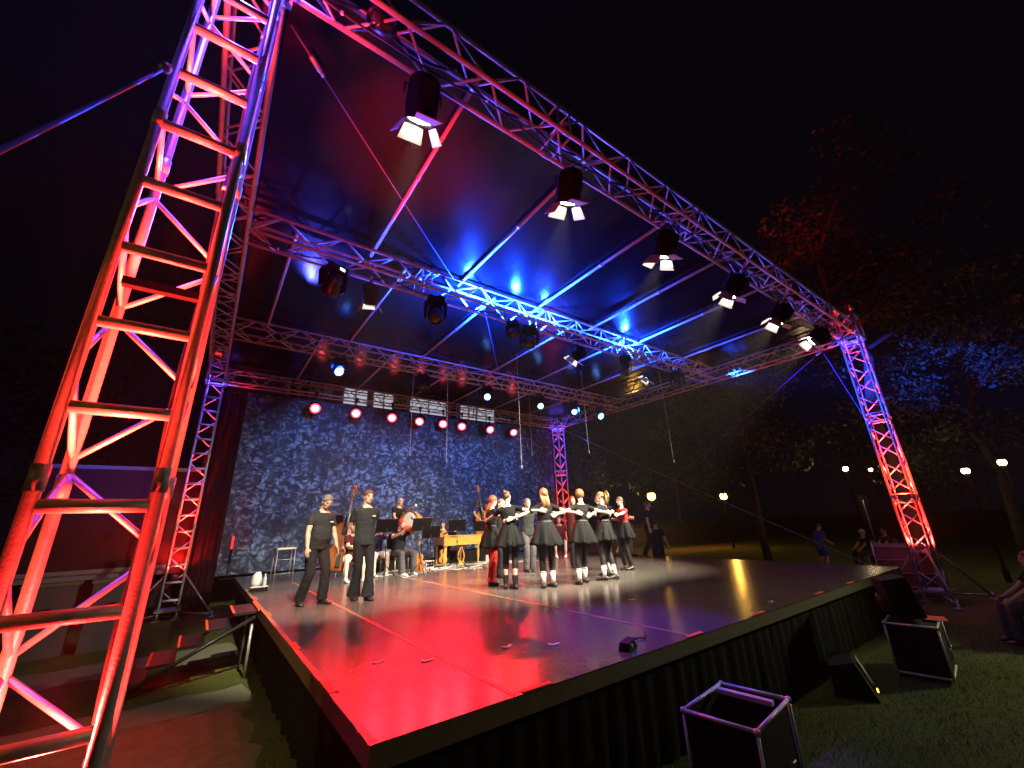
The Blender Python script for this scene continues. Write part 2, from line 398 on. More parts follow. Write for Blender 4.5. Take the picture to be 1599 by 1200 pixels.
# stairs up to the stage on the left, small landing on the right
sr = thing('stage_stairs', 'narrow metal stairs with orange taped treads up to the stage side', 'stairs', (.9, 8.5, 0))
nst = 5
for i in range(nst):
    z = DK - .02 - (i) * .17; x = -.16 - i * .3
    MB().box((x, 0, z - .02), (.3, .9, .035)).build('tread', M['blackmetal'], sr)
    MB().box((x - .145, 0, z + .0), (.03, .86, .012)).build('nosing_tape', M['tape'], sr)
for s in (-1, 1):
    MB().tube((-.02, s * .47, DK - .1), (-1.55, s * .47, .03), .028, 6).build('stringer', M['blackmetal'], sr)
    MB().tube((-.05, s * .44, DK - .2), (-.05, s * .44, .0), .022, 6).build('leg', M['steel'], sr)
MB().box((.03, 0, DK - .012), (.06, .92, .03)).build('top_hook', M['tape'], sr)

# ------------------------------------------------------------------ truss structure
TW = .39; CR = .026; BR = .0145
XA, XB, YF, YD, ZB, ZT = -.58, 13.53, 2.5, 14.63, 6.49, 6.88
BRACE = {}
def brace_mesh(L, r):
    k = (round(L, 3), r)
    if k not in BRACE:
        me = MB().tube((0, 0, 0), (0, 0, L), r, 8).mesh('brace'); me.materials.append(M['alu']); BRACE[k] = me
    return BRACE[k]
def brace(name, a, b, parent, r=BR):
    a = V(a); b = V(b); d = b - a
    return put(name, brace_mesh(d.length, r), parent, a, d.to_track_quat('Z', 'Y'))
CORN = [(0, 0), (TW, 0), (TW, TW), (0, TW)]
def corner(i, t, ax):
    u, w = CORN[i]
    return V((t, u, w)) if ax == 'x' else (V((u, t, w)) if ax == 'y' else V((u, w, t)))
def truss(name, label, loc, L, ax, bay=.47, single=(0, 1), ladder=None, seg=3., group=None, cat='truss'):
    t = thing(name, label, cat, loc, group=group)
    for i in range(4):
        MB().tube(corner(i, 0, ax), corner(i, L, ax), CR, 12).build('chord', M['alu'], t)
    n = max(2, round(L / bay)); bl = L / n
    for f in range(4):
        a, c = f, (f + 1) % 4
        lat = MB()
        ins = .03
        for k in range(n):
            p, q = corner(a, k * bl + ins, ax), corner(c, (k + 1) * bl - ins, ax)
            if (k + f) % 2: p, q = corner(c, k * bl + ins, ax), corner(a, (k + 1) * bl - ins, ax)
            if ladder == f: p, q = corner(a, (k + .5) * bl, ax), corner(c, (k + .5) * bl, ax)
            d = (q - p).normalized(); p = p + d * CR * .9; q = q - d * CR * .9
            if f in single: brace('rung' if ladder == f else 'brace', p, q, t, BR * (2.0 if ladder == f else 1))
            else: lat.tube(p, q, BR, 6)
        if f not in single: lat.build('lattice', M['alu'], t)
    s = seg
    while s < L - .6:
        for i in range(4): MB().tube(corner(i, s - .055, ax), corner(i, s + .055, ax), CR * 1.22, 12).build('coupler', M['alu'], t)
        b = MB()
        for i in range(4 if ladder is None else 0):
            for ds in (-.1, .1): b.tube(corner(i, s + ds, ax), corner((i + 1) % 4, s + ds, ax), BR, 6)
        if b.v: b.build('joint_frame', M['alu'], t)
        s += seg
    return t
LX = XB - XA - TW; LY = YD - YF - TW
truss('front_truss', 'long aluminium box truss across the stage front carrying barn door spotlights', (XA + TW, YF, ZB), LX, 'x', .47, (0, 3), group='horizontal roof trusses')
truss('back_truss', 'aluminium box truss above the leafy backdrop with the red lamps', (XA + TW, YD, ZB), LX, 'x', .47, (0,), group='horizontal roof trusses')
truss('mid_truss', 'blue lit aluminium box truss next behind the front truss', (XA + TW, 6.5, ZB), LX, 'x', .47, (0, 3), group='horizontal roof trusses')
truss('mid_truss', 'aluminium box truss between the blue lit truss and the backdrop truss', (XA + TW, 10.7, ZB), LX, 'x', .47, (0, 3), group='horizontal roof trusses')
truss('side_truss', 'aluminium box truss joining the tall foreground tower to the back', (XA, YF + TW, ZB), LY, 'y', .47, (3,), group='horizontal roof trusses')
truss('side_truss', 'aluminium box truss along the open far side of the roof', (XB, YF + TW, ZB), LY, 'y', .47, (3,), group='horizontal roof trusses')

def tower(label, x, y, ladder, single, legs):
    t = truss('truss_tower', label, (x, y, .25), ZT + .25, 'z', .43, single, ladder, 2.0, 'aluminium truss towers', 'tower')
    c = TW / 2
    # sleeve block riding on the tower at roof height
    b = MB()
    z0, z1 = ZB - .3, ZT + .02
    for (u, w) in ((-.06, -.06), (TW + .06, -.06), (TW + .06, TW + .06), (-.06, TW + .06)): b.tube((u, w, z0), (u, w, z1), .022, 8)
    for z in (z0 + .03, z1 - .03):
        b.box((c, -.07, z), (TW + .16, .02, .09)); b.box((c, TW + .07, z), (TW + .16, .02, .09))
        b.box((-.07, c, z), (.02, TW + .12, .09)); b.box((TW + .07, c, z), (.02, TW + .12, .09))
    b.build('sleeve_block', M['alu'], t)
    # head section with sheave
    b = MB(); zt = ZT + .25
    b.box((c, c, zt + .015), (TW + .1, TW + .1, .03)); b.box((c - .06, c, zt + .13), (.02, TW * .9, .2)); b.box((c + .06, c, zt + .13), (.02, TW * .9, .2))
    b.tube((c - .09, c, zt + .14), (c + .09, c, zt + .14), .08, 14)
    b.build('head_block', M['steel'], t)
    # base
    b = MB(); b.box((c, c, -.03), (TW + .14, TW + .14, .05))
    for (u, w) in CORN: b.tube((u, w, -.25), (u, w, -.03), .03, 8); b.box((u, w, -.24), (.16, .16, .02))
    b.build('base_frame', M['steel'], t)
    for (dx, dy) in legs:
        l = MB(); a = V((c + dx * TW * .5, c + dy * TW * .5, .85)); e = V((c + dx * 1.05, c + dy * 1.05, -.2))
        l.tube(a, e, .024, 8); l.tube((c + dx * TW * .5, c + dy * TW * .5, -.1), e + V((0, 0, .03)), .022, 8); l.lathe([(.08, -.05), (.08, -.03), (.02, -.02), (.02, .1)], e, n=12)
        l.build('outrigger', M['steel'], t)
    # uplight
    for zu in ((.8, 3.05) if ladder == 0 and y < 5 else (.8,)):
      if zu > 1:
        MB().box((c, c, zu), (TW - .04, .05, .045)).build('added_light_strip', M['black'], t); MB().box((c, c, zu + .0245), (TW - .08, .022, .003)).build('added_strip_lens', M['g_redbar'], t); continue  # mid-height strip added so the upper rungs glow
      u = MB(); u.lathe([(.07, -.16), (.085, -.1), (.085, 0), (.078, 0), (.078, -.02), (.0, -.02)], (c, c, zu), n=16); u.box((c, c, zu - .18), (TW, .03, .03)); u.build('uplight', M['blackmetal'], t)
      g = MB(); g.lathe([(.07, 0), (0, .001)], (c, c, zu - .015), n=16); g.build('uplight_lens', M['g_red'], t)
    return t
tower('tall truss tower close in the foreground glowing red and orange', XA, YF, 0, (0, 1, 2), ((-.8, -.8), (.75, -.6)))
tower('truss tower at the far front corner with violet cover beside its foot', XB, YF, None, (0, 3), ((.9, -.7), (-.8, -.4), (.5, .9)))
tower('truss tower left behind the foreground tower beside the dark red wing', XA, YD, 0, (0,), ((.9, -.5), (-.9, -.5)))
tower('thin pink truss tower at the far end of the leafy backdrop', XB, YD, None, (0, 3), ((.9, -.5),))

# purlins
pl = None
k = 0
SEC = [('front bay', 2.9, 6.5, (1.75, 3.62, 5.7, 7.62, 9.5, 11.8)), ('middle bay', 6.9, 10.7, (.5, 2.45, 4.58, 7.1, 9.02, 11.2)), ('back bay', 11.1, 14.63, (1.78, 3.8, 5.92, 7.64, 9.7, 11.7))]
ORD = ['first', 'second', 'third', 'fourth', 'fifth', 'sixth']
for nm, y0, y1, xs in SEC:
    for i, x in enumerate(xs):
        r = thing('roof_purlin', f'{ORD[i]} silver purlin tube from the foreground side in the {nm} of the roof', 'purlin', (x, y0 - .2, 6.895), group='roof purlins')
        MB().tube((0, 0, 0), (0, y1 - y0 + .4, 0), .03, 10).build('tube', M['alu'], r)
        for y in (.2, (y1 - y0) * .5, y1 - y0 + .2): MB().tube((0, y - .04, 0), (0, y + .04, 0), .04, 10).build('clamp', M['steel'], r)

# canopy
cm = bpy.data.materials.new('canopy_vinyl'); cm.use_nodes = True
nt = cm.node_tree; bs = nt.nodes['Principled BSDF']; bs.inputs['Base Color'].default_value = (.0065, .006, .0065, 1); bs.inputs['Roughness'].default_value = .2; bs.inputs['Specular IOR Level'].default_value = .18
tc = nt.nodes.new('ShaderNodeTexCoord'); mp = nt.nodes.new('ShaderNodeMapping'); mp.inputs['Scale'].default_value = (2.2, .35, 1)
na = nt.nodes.new('ShaderNodeTexNoise'); na.inputs['Scale'].default_value = 1.6; na.inputs['Detail'].default_value = 4
nt.links.new(tc.outputs['Object'], mp.inputs['Vector']); nt.links.new(mp.outputs['Vector'], na.inputs['Vector'])
bp = nt.nodes.new('ShaderNodeBump'); bp.inputs['Strength'].default_value = .1; bp.inputs['Distance'].default_value = .06
nt.links.new(na.outputs['Fac'], bp.inputs['Height']); nt.links.new(bp.outputs['Normal'], bs.inputs['Normal'])
M['canopy'] = cm
cp = thing('roof_canopy', 'black glossy vinyl roof sheet stretched over the stage trusses', 'canopy', (0, 0, 6.95))
b = MB(); NX, NY = 48, 40; vs = []; fs = []
for j in range(NY + 1):
    for i in range(NX + 1):
        x = XA + .25 + (LX + .2) * i / NX; y = 2.95 + (YD + .3 - 2.95) * j / NY
        z = .012 * math.sin(i * 1.9 + j * .4) * math.sin(j * .8)
        vs.append((x, y, z))
for j in range(NY):
    for i in range(NX):
        a = j * (NX + 1) + i; fs.append((a, a + NX + 1, a + NX + 2, a + 1))
b.add(vs, fs, True); b.add([(x, y, z + .05) for (x, y, z) in vs], [tuple(reversed(f)) for f in fs], True)
b.build('vinyl_sheet', cm, cp)
b = MB()
for (p, q) in (((XA + .25, 2.95), (XB + .1, 2.95)), ((XB + .1, 2.95), (XB + .1, YD + .3)), ((XA + .25, YD + .3), (XB + .1, YD + .3)), ((XA + .25, 2.95), (XA + .25, YD + .3))): b.tube((*p, .02), (*q, .02), .035, 8)
b.build('hem', M['cable'], cp)
# ------------------------------------------------------------------ backdrop, wings
bd = bpy.data.materials.new('painted_leaf_gobo'); bd.use_nodes = True  # projected leaf light, dark gaps included, painted into the cloth colour
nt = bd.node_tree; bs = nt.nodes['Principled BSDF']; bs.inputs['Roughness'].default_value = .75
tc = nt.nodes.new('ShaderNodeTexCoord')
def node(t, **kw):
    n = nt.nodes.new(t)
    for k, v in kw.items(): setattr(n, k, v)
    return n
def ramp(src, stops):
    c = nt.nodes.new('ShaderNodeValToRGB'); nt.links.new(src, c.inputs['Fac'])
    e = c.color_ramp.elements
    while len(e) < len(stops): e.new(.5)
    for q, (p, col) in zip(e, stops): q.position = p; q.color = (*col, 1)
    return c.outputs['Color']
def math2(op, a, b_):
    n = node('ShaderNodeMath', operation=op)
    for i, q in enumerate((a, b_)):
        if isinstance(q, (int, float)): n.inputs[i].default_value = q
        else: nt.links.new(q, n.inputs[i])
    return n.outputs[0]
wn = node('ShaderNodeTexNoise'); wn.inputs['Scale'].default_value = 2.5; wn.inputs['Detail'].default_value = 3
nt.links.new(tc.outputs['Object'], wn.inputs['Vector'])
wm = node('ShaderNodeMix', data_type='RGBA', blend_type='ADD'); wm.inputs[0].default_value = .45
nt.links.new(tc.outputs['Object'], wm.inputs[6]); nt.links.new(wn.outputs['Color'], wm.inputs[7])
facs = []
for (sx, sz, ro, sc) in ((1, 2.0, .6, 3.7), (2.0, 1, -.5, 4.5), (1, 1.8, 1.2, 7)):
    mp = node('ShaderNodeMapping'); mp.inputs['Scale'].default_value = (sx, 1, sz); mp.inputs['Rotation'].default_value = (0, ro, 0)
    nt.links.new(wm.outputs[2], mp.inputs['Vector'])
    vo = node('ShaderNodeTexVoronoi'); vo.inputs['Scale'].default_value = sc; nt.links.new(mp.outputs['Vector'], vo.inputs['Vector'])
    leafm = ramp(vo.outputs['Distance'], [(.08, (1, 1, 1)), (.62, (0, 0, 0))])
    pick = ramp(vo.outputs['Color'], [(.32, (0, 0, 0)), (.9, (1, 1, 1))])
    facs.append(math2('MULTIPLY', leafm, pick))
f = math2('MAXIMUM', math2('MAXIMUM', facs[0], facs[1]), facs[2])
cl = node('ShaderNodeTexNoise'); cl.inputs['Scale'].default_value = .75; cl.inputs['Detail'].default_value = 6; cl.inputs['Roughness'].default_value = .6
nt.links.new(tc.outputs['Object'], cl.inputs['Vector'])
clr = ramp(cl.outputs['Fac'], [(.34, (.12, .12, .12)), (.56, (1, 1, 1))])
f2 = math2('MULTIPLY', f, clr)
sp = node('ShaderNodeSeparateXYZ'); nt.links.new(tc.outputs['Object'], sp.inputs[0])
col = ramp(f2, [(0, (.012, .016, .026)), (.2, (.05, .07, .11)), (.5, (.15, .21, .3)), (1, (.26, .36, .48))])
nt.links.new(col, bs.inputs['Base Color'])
bk = thing('leaf_backdrop', 'wide dark stage backdrop with pale blue gobo leaf light painted in', 'backdrop', (.5, 15.08, 0))
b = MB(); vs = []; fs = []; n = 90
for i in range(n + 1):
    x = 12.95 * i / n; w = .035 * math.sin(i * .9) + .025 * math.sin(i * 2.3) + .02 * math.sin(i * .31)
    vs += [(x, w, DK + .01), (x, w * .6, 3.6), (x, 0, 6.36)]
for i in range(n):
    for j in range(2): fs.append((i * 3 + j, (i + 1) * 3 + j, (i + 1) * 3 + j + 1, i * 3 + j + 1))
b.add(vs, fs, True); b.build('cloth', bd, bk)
MB().tube((0, .01, 6.38), (12.95, .01, 6.38), .024, 8).build('batten', M['black'], bk)
def wing(x0, x1, y, z0, z1, label, yy=None, m=None):
    w = thing('wing_curtain', label, 'curtain', (0, 0, 0))
    b = MB(); pleat(b, (x0, y), (x1, y if yy is None else yy), z0, z1,   .016, .035); b.build('cloth', m or M['drape'], w)
    MB().tube((x0, y, z1 + .02), (x1, y if yy is None else yy, z1 + .02), .02, 8).build('batten', M['black'], w)
wing(-.3, .49, 15.1, .05, 6.3, 'tall dark red lit wing curtain between tower and leaf backdrop', m=M['wingc'])
bl = thing('light_bar', 'short upright glowing red light bar at the edge of the wing curtain', 'light bar', (.72, 13.95, DK))
MB().box((0, 0, .72), (.07, .05, .7)).build('housing', M['black'], bl); MB().box((0, -.029, .9), (.05, .008, .62 - .3)).build('tube', M['g_redbar'], bl)
MB().box((0, 0, .01), (.3, .3, .02)).build('base', M['black'], bl); MB().tube((0, 0, .02), (0, 0, .4), .012).build('pole', M['black'], bl)

# ------------------------------------------------------------------ lanterns
def fixture_base(r, drop, w, mt): # clamp on the chord and a U shaped yoke, origin at the truss chord, body axis at z=-drop
    c = MB(); c.lathe([(.034, -.03), (.034, .03)], (0, 0, 0), (1, 0, 0), 12); c.box((0, 0, -.055), (.04, .05, .06)); c.tube((0, 0, -.08), (0, 0, -.14), .012); c.build('clamp', M['blackmetal'], r)
    y = MB(); y.box((0, 0, -.15), (2 * w + .02, .04, .012)); y.box((-w, 0, (-.156 - drop) / 2), (.012, .04, drop - .156)); y.box((w, 0, (-.156 - drop) / 2), (.012, .04, drop - .156)); y.build('yoke', mt, r)
def fresnel(label, loc, tilt, rz, s=1., group=None, lit=True):
    r = thing('barn_door_spotlight', label, 'spotlight', loc, rz, group, s)
    fixture_base(r, .3, .19, M['blackmetal'])
    q = Matrix.Rotation(-tilt, 3, 'X'); o = V((0, 0, -.3))   # local axis: +Y forward, tilted down
    ax = q @ V((0, 1, 0)); up = q @ V((0, 0, 1)); P = lambda x, y, z: o + q @ V((x, y, z))
    b = MB(); b.lathe([(.0, -.23), (.1, -.23), (.15, -.19), (.165, -.1), (.165, .1), (.15, .13), (.15, .2), (.135, .2), (.135, .17), (.0, .17)], o, ax, 20)
    for k in range(5): b.box(P(0, -.15 + k * .05, .17), (.2, .012, .05), q)
    b.box(P(0, -.05, -.175), (.16, .22, .05), q); b.build('body', M['black'], r)
    MB().lathe([(.134, 0), (.1, .012), (.05, .02), (0, .022)], o + ax * .172, ax, 20).build('lens', M['g_white'] if lit else M['dark_lens'], r)
    for k in range(4):
        a = k * PI / 2 + .18; d = q @ V((math.cos(a), 0, math.sin(a))); t = q @ V((-math.sin(a), 0, math.cos(a)))
        base = o + ax * .205 + d * .15
        w0, w1, l = .105, .135, .17
        fl_ = (R_(32), R_(28), R_(32), R_(95))[k]; tip = base + (ax * math.cos(fl_) + d * math.sin(fl_)) * l
        nn = (d * math.cos(fl_) - ax * math.sin(fl_)) * .004
        pts = [base - t * w0, base + t * w0, tip + t * w1, tip - t * w1]
        bb = MB(); bb.add([p + nn for p in pts] + [p - nn for p in pts], [(3, 2, 1, 0), (4, 5, 6, 7), (0, 1, 5, 4), (1, 2, 6, 5), (2, 3, 7, 6), (3, 0, 4, 7)])
        bb.build('barn_door', M['barn'], r)
    w = MB(); w.poly([P(0, -.22, .0), P(.05, -.3, .06), P(.03, -.22, .3), V((.02, 0, .0))], .009, 6); w.build('power_cable', M['cable'], r)
    return r, o, ax
def world(r, p): return Matrix.LocRotScale(r.location, r.rotation_euler, r.scale) @ V(p)

FX = (1.13, 3.2, 5.3, 7.55, 9.6, 11.75)
FA = ((1.95, 7.8), (4.6, 6.9), (5.8, 6.6), (6.0, 7.8), (7.6, 7.8), (6.4, 9.8))
FN = ('nearest the foreground tower', 'second from the foreground tower', 'third from the foreground tower', 'fourth from the foreground tower', 'fifth from the foreground tower', 'hanging closest to the far front tower')
FP = (4800, 3400, 3600, 4000, 4600, 4400)
for i, x in enumerate(FX):
    loc = V((x, YF + TW, ZB - .03)); d = V((FA[i][0], FA[i][1], 1.6)) - loc
    rz = math.atan2(-d.x, d.y); h = math.hypot(d.x, d.y); tilt = math.atan2(-d.z, h) + .12
    r, o, ax = fresnel('black lit barn door spotlight on the front truss, ' + FN[i], loc, tilt, rz, 1.0, 'barn door spotlights along the front truss')
    p = world(r, o + ax * .2)
    spot('stage_spot_light', p + (V((*FA[i], 1.6)) - p).normalized() * .03, (*FA[i], 1.6), FP[i], (1, .86, .63), (36, 46, 46, 56, 58, 58)[i], .7, .06)

# smaller spotlights on the second truss
for i, (x, tx, ty, pw) in enumerate(((1.85, 3.2, 10.5, 380), (7.3, 5.2, 11.5, 500), (10.4, 7.8, 12.0, 420))):
    loc = V((x, 6.5 + TW, ZB - .03)); d = V((tx, ty, 1.6)) - loc; rz = math.atan2(-d.x, d.y); tilt = math.atan2(-d.z, math.hypot(d.x, d.y))
    r, o, ax = fresnel('small barn door spotlight under the blue lit truss, ' + ('nearest the foreground tower', 'beside the pair of round moving heads', 'closest to the open far side')[i], loc, tilt, rz, .9, 'barn door spotlights under the blue lit truss')
    p = world(r, o + ax * .2)
    spot('band_spot_light', p + (V((tx, ty, 1.6)) - p).normalized() * .03, (tx, ty, 1.6), pw, (1, .9, .74), 60, .6, .06)

def par(label, loc, target, lens, rim, group, s=1.):
    d = V(target) - V(loc); rz = math.atan2(-d.x, d.y); tilt = math.atan2(-d.z, math.hypot(d.x, d.y))
    r = thing('par_lamp', label, 'stage lamp', loc, rz, group, s)
    fixture_base(r, .3, .13, M['blackmetal'])
    q = Matrix.Rotation(-tilt, 3, 'X'); o = V((0, 0, -.3)); ax = q @ V((0, 1, 0))
    MB().lathe([(0, -.16), (.07, -.16), (.11, -.1), (.115, .1), (.105, .1), (.1, .085), (0, .085)], o, ax, 18).build('body', M['black'], r)
    MB().lathe([(.1, 0), (.07, .004)], o + ax * .088, ax, 18).build('lens_rim', rim, r)
    MB().lathe([(.068, .004), (0, .012)], o + ax * .088, ax, 18).build('lens', lens, r)
    return r, world(r, o + ax * .14)
RX = (2.43, 3.78, 5.11, 6.23, 7.23, 8.1, 9.47, 10.73)
RT = ((1.9, 3.6), (2.1, 4.8), (2.2, 6.2), (2.4, 8.6), (3.4, 7.0), (4.4, 8.4), (9.3, 14.2), (10.6, 14.2))
for i, x in enumerate(RX):
    loc = (x, YD - .05, ZB - .02)
    if i < 6: tgt = (*RT[i], DK)
    else: tgt = (x - 2.5, 7.5, DK)
    r, p = par('red lamp above the leaf backdrop, ' + ('first', 'second', 'third', 'fourth', 'fifth', 'sixth', 'seventh', 'eighth')[i] + ' counted from the red wing', loc, tgt, M['g_red'], M['g_redrim'], 'red lamps above the backdrop', 1.65)
    spot('red_wash_light', p, tgt, 1600 if i < 6 else 1500, (1, .006, .01), 56, .9, .07)
# red scallops on the backdrop from the last two
for x in (9.6, 10.85): spot('red_scallop_light', (x, 14.65, 6.05), (x + .15, 15.08, 5.4), 160, (1, .03, .05), 55, .8, .05)

def mover(label, loc, pan, tilt, lens, group, s=1., disp=False):
    r = thing('moving_head', label, 'moving light', loc, pan, group, s)
    for xx in (-.09, .09): c = MB(); c.lathe([(.034, -.03), (.034, .03)], (xx, 0, 0), (1, 0, 0), 10); c.box((xx, 0, -.05), (.03, .05, .06)); c.build('clamp', M['blackmetal'], r)
    b = MB(); b.box((0, 0, -.13), (.34, .3, .11), None, .92); b.box((0, 0, -.19), (.24, .2, .02)); b.build('base', M['black'], r)
    if disp: MB().box((.05, -.152, -.13), (.09, .006, .045)).build('display', M['g_ltblue'], r)
    y = MB()
    for sg in (-1, 1): y.box((sg * .185, 0, -.33), (.045, .14, .3), None, 1.3)
    y.box((0, 0, -.21), (.41, .16, .03)); y.build('yoke', M['black'], r)
    q = Matrix.Rotation(-tilt, 3, 'X'); o = V((0, 0, -.4)); ax = q @ V((0, 1, 0))
    h = MB(); h.lathe([(0, -.2), (.08, -.2), (.135, -.12), (.15, 0), (.14, .14), (.118, .19), (.105, .19), (.1, .16), (0, .16)], o, ax, 20); h.build('head', M['blackmetal'], r)
    MB().lathe([(.1, 0), (.07, .012), (0, .03)], o + ax * .162, ax, 18).build('lens', lens, r)
    return r, world(r, o + ax * .24)
G1 = 'moving heads under the blue lit truss'
yb = 6.5 + TW * .5
ML = [
    (1.15, .4, 1.0, M['dark_lens'], 'dark moving head with lit display nearest the foreground tower', True),
    (3.1, 2.8, 1.15, M['dark_lens'], 'dark moving head tilted down with lit display below the blue lit truss', True),
    (5.5, 2.6, .9, M['dark_lens'], 'larger of the paired moving heads below the centre of the blue lit truss', False),
    (5.05, 2.2, .8, M['dark_lens'], 'smaller of the paired moving heads below the centre of the blue lit truss', False),
    (9.0, .6, 1.2, M['dark_lens'], 'blue edged moving head close to the far end of the blue lit truss', False),
    (11.5, 2.0, .6, M['dark_lens'], 'dark moving head at the very far end of the blue lit truss', False)]
for (x, pan, tilt, ln, lb, ds) in ML: mover(lb, (x, yb, ZB - .03), pan, tilt, ln, G1, 1.05 if x != 5.05 else .8, ds)
G2 = 'moving heads on the truss nearer the backdrop'
yc = 10.7 + TW * .5
ML2 = [(2.3, 2.9, .5, M['g_blue'], 'first moving head from the foreground side on the truss before the backdrop'),
       (4.7, 2.6, .9, M['dark_lens'], 'second moving head from the foreground side on the truss before the backdrop, unlit'),
       (6.99, 2.7, .45, M['g_blue'], 'third moving head from the foreground side on the truss before the backdrop'),
       (9.29, 2.6, .45, M['g_blue'], 'fourth moving head, glowing strong blue, on the truss before the backdrop'),
       (11.0, 2.5, .45, M['g_blue'], 'fifth moving head, glowing blue above the pink tower'),
       (12.5, 2.4, .45, M['g_blue'], 'small blue moving head at the open far end of the truss before the backdrop')]
for i, (x, pan, tilt, ln, lb) in enumerate(ML2):
    r, p = mover(lb, (x, yc, ZB - .03), pan, tilt, ln, G2, 1.)
r, p = mover('red lit moving head inside the front truss beside the foreground tower', (.62, YF + TW * .5, ZT - .02), 2.0, .5, M['dark_lens'], None, .7)

# ------------------------------------------------------------------ coloured light of the show; several spots are added without any fixture
RED = (1, .04, .015); RED2 = (1, .02, .03); BLU = (.006, .055, 1); VIO = (.22, .02, 1)
tc2 = TW / 2
for (x, y, pw) in ((XA, YF, 1.), (XB, YF, 1.8), (XA, YD, 1.8), (XB, YD, 1.2)):
    spot('tower_up_light', (x + tc2, y + tc2, 1.1), (x + tc2, y + tc2, 7), 15000 * pw * (.8 if y < 5 else .45), (1, .028, .014), 27, 1, .05)
    spot('tower_up_light', (x + tc2, y + tc2, 1.12), (x + tc2, y + tc2, 7), (330 if y < 5 else 150) * pw, (1, .02, .014), 160, .4, .05)
    spot('tower_down_fill_light', (x + tc2, y + tc2, 6.75), (x + tc2, y + tc2, 0), 1500 * (1 if x < 0 and y < 5 else .45), (.14, .05, 1), 30, 1, .05)  # blue spots added to tint the upper tower tubes, no lamp body
    spot('tower_down_fill_light', (x + tc2, y + tc2, 6.72), (x + tc2, y + tc2, 0), 130 * (1 if x < 0 and y < 5 else .5), (.12, .06, 1), 150, .5, .05)
spot('tower_up_light', (XA + tc2, YF + tc2, 3.38), (XA + tc2, YF + tc2, 7), 200, (1, .025, .014), 160, .4, .05)  # this spot and the next are added for the upper rungs
spot('tower_up_light', (XA + tc2, YF + tc2, 3.36), (XA + tc2, YF + tc2, 7), 3500, (1, .03, .02), 30, 1, .05)
# blue from the lamps on the second truss: on the roof, the purlins and the towers
for (x, pw) in ((3.9, 7000), (5.2, 4000), (6.1, 2600), (9.2, 3400)):
    spot('truss_blue_light', (x, 6.7, 6.52), (x, 6.7, 8), pw, BLU, 176, .2, .04)
spot('tower_blue_light', (1.3, 6.2, 6.2), (XA + .2, 2.7, 5.2), 9000, BLU, 46, .9, .06)
spot('tower_blue_light', (11.3, 6.2, 6.2), (XB + .2, 2.7, 5.0), 5500, BLU, 46, .9, .06)
spot('tower_blue_light', (2.4, 10.5, 6.1), (XA + .2, 14.8, 5.2), 9000, BLU, 46, .9, .06)
spot('tower_blue_light', (11.0, 10.6, 6.1), (XB + .2, 14.6, 5.5), 9000, BLU, 46, .9, .06)
spot('roof_red_light', (1.15, 5.7, 1.0), (1.55, 4.4, 6.9), 11000, (1, .01, .02), 25, 1, .08)
for x in (1.6, 3.6, 6.2, 8.6, 11.0): spot('front_truss_fill_light', (x, 6.3, 5.7), (x - .3, 2.7, 6.6), 1200, (.1, .07, 1), 34, .9, .08)  # added fill to turn the front truss blue, no lamp body
for x in (1.2, 4.0, 7.5, 11.0): spot('mid_truss_fill_light', (x, 10.4, 5.6), (x, 6.8, 6.6), 2600, (.06, .07, 1), 36, .9, .08)  # added fill from behind to turn the second truss blue
# floor washes
spot('floor_red_light', (2.3, 6.4, 6.0), (2.15, 3.8, DK), 250, (1, .008, .014), 34, .8, .08)
spot('floor_violet_light', (5.3, 6.3, 6.0), (4.0, 3.3, DK), 2600, (.1, .03, 1), 28, 1, .08)
# leaf backdrop wash
for x in (3, 6.5, 9.8, 12.4): spot('backdrop_blue_light', (x, 10.6, 6.1), (x + .3, 15, 3.9), 850, (.1, .32, 1), 74, .8, .06)
# beams that hit the trees
spot('tree_blue_light', (11.6, 6.4, 6.0), (26, 2.2, 8.0), 40000, BLU, 18, .8, .06)
spot('tree_red_light', (9.0, 6.4, 7.6), (20, 4.0, 14.5), 2600, (1, .03, .02), 20, .9, .06)

# ------------------------------------------------------------------ ropes, straps, slings
def line(name, label, cat, a, c, r, m, group=None, parts=()):
    t = thing(name, label, cat, a, group=group); a = V(a); c = V(c); d = c - a; L = d.length
    sag = L * .004; pts = [d * (i / 12) - V((0, 0, sag * 4 * (i / 12) * (1 - i / 12))) for i in range(13)]
    MB().poly(pts, r, 6).build('rope', m, t)
    for (f, nm, rr, ll) in parts:
        u = d.normalized(); p = d * f
        MB().lathe([(rr * .4, -ll), (rr, -ll * .8), (rr, ll * .8), (rr * .4, ll)], p, u, 8).build(nm, M['steel'], t)
    return t
RP = [((5.08, 10.0, 6.48), 3.68, 'hanging cord with a small weight, before the middle of the leaves'), ((4.03, 10.0, 6.48), 3.79, 'hanging cord before the leaves below the third red lamp'),
      ((6.88, 9.0, 6.85), 3.47, 'longest hanging cord with a weight below the paired moving heads'), ((8.89, 11.0, 6.48), 4.25, 'hanging cord near the right end of the leaf backdrop'),
      ((9.6, 9.0, 6.85), 4.07, 'hanging cord in front of the pink tower'), ((11.05, 7.0, 6.45), 3.58, 'hanging cord with bright weight against the dark trees')]
for a, z, lb in RP: line('hanging_rope', lb, 'rope', a, (a[0], a[1], z), .006, M['rope'], 'weighted cords hanging from the roof', ((1, 'weight', .016, .05),))
line('guy_strap', 'long violet blue guy strap from the foreground tower across the dark sky', 'strap', (XA - .03, 2.5, 4.67), (XA - .03, -.45, -.0), .008, M['strap'], None, ((.02, 'ratchet', .03, .05),))
line('brace_cable', 'bracing cable from the far front roof corner down to the pink tower', 'cable', (13.55, 3.35, 6.35), (13.7, 14.3, .3), .009, M['strap'], 'bracing cables on the open far side', ((.01, 'shackle', .035, .07),))
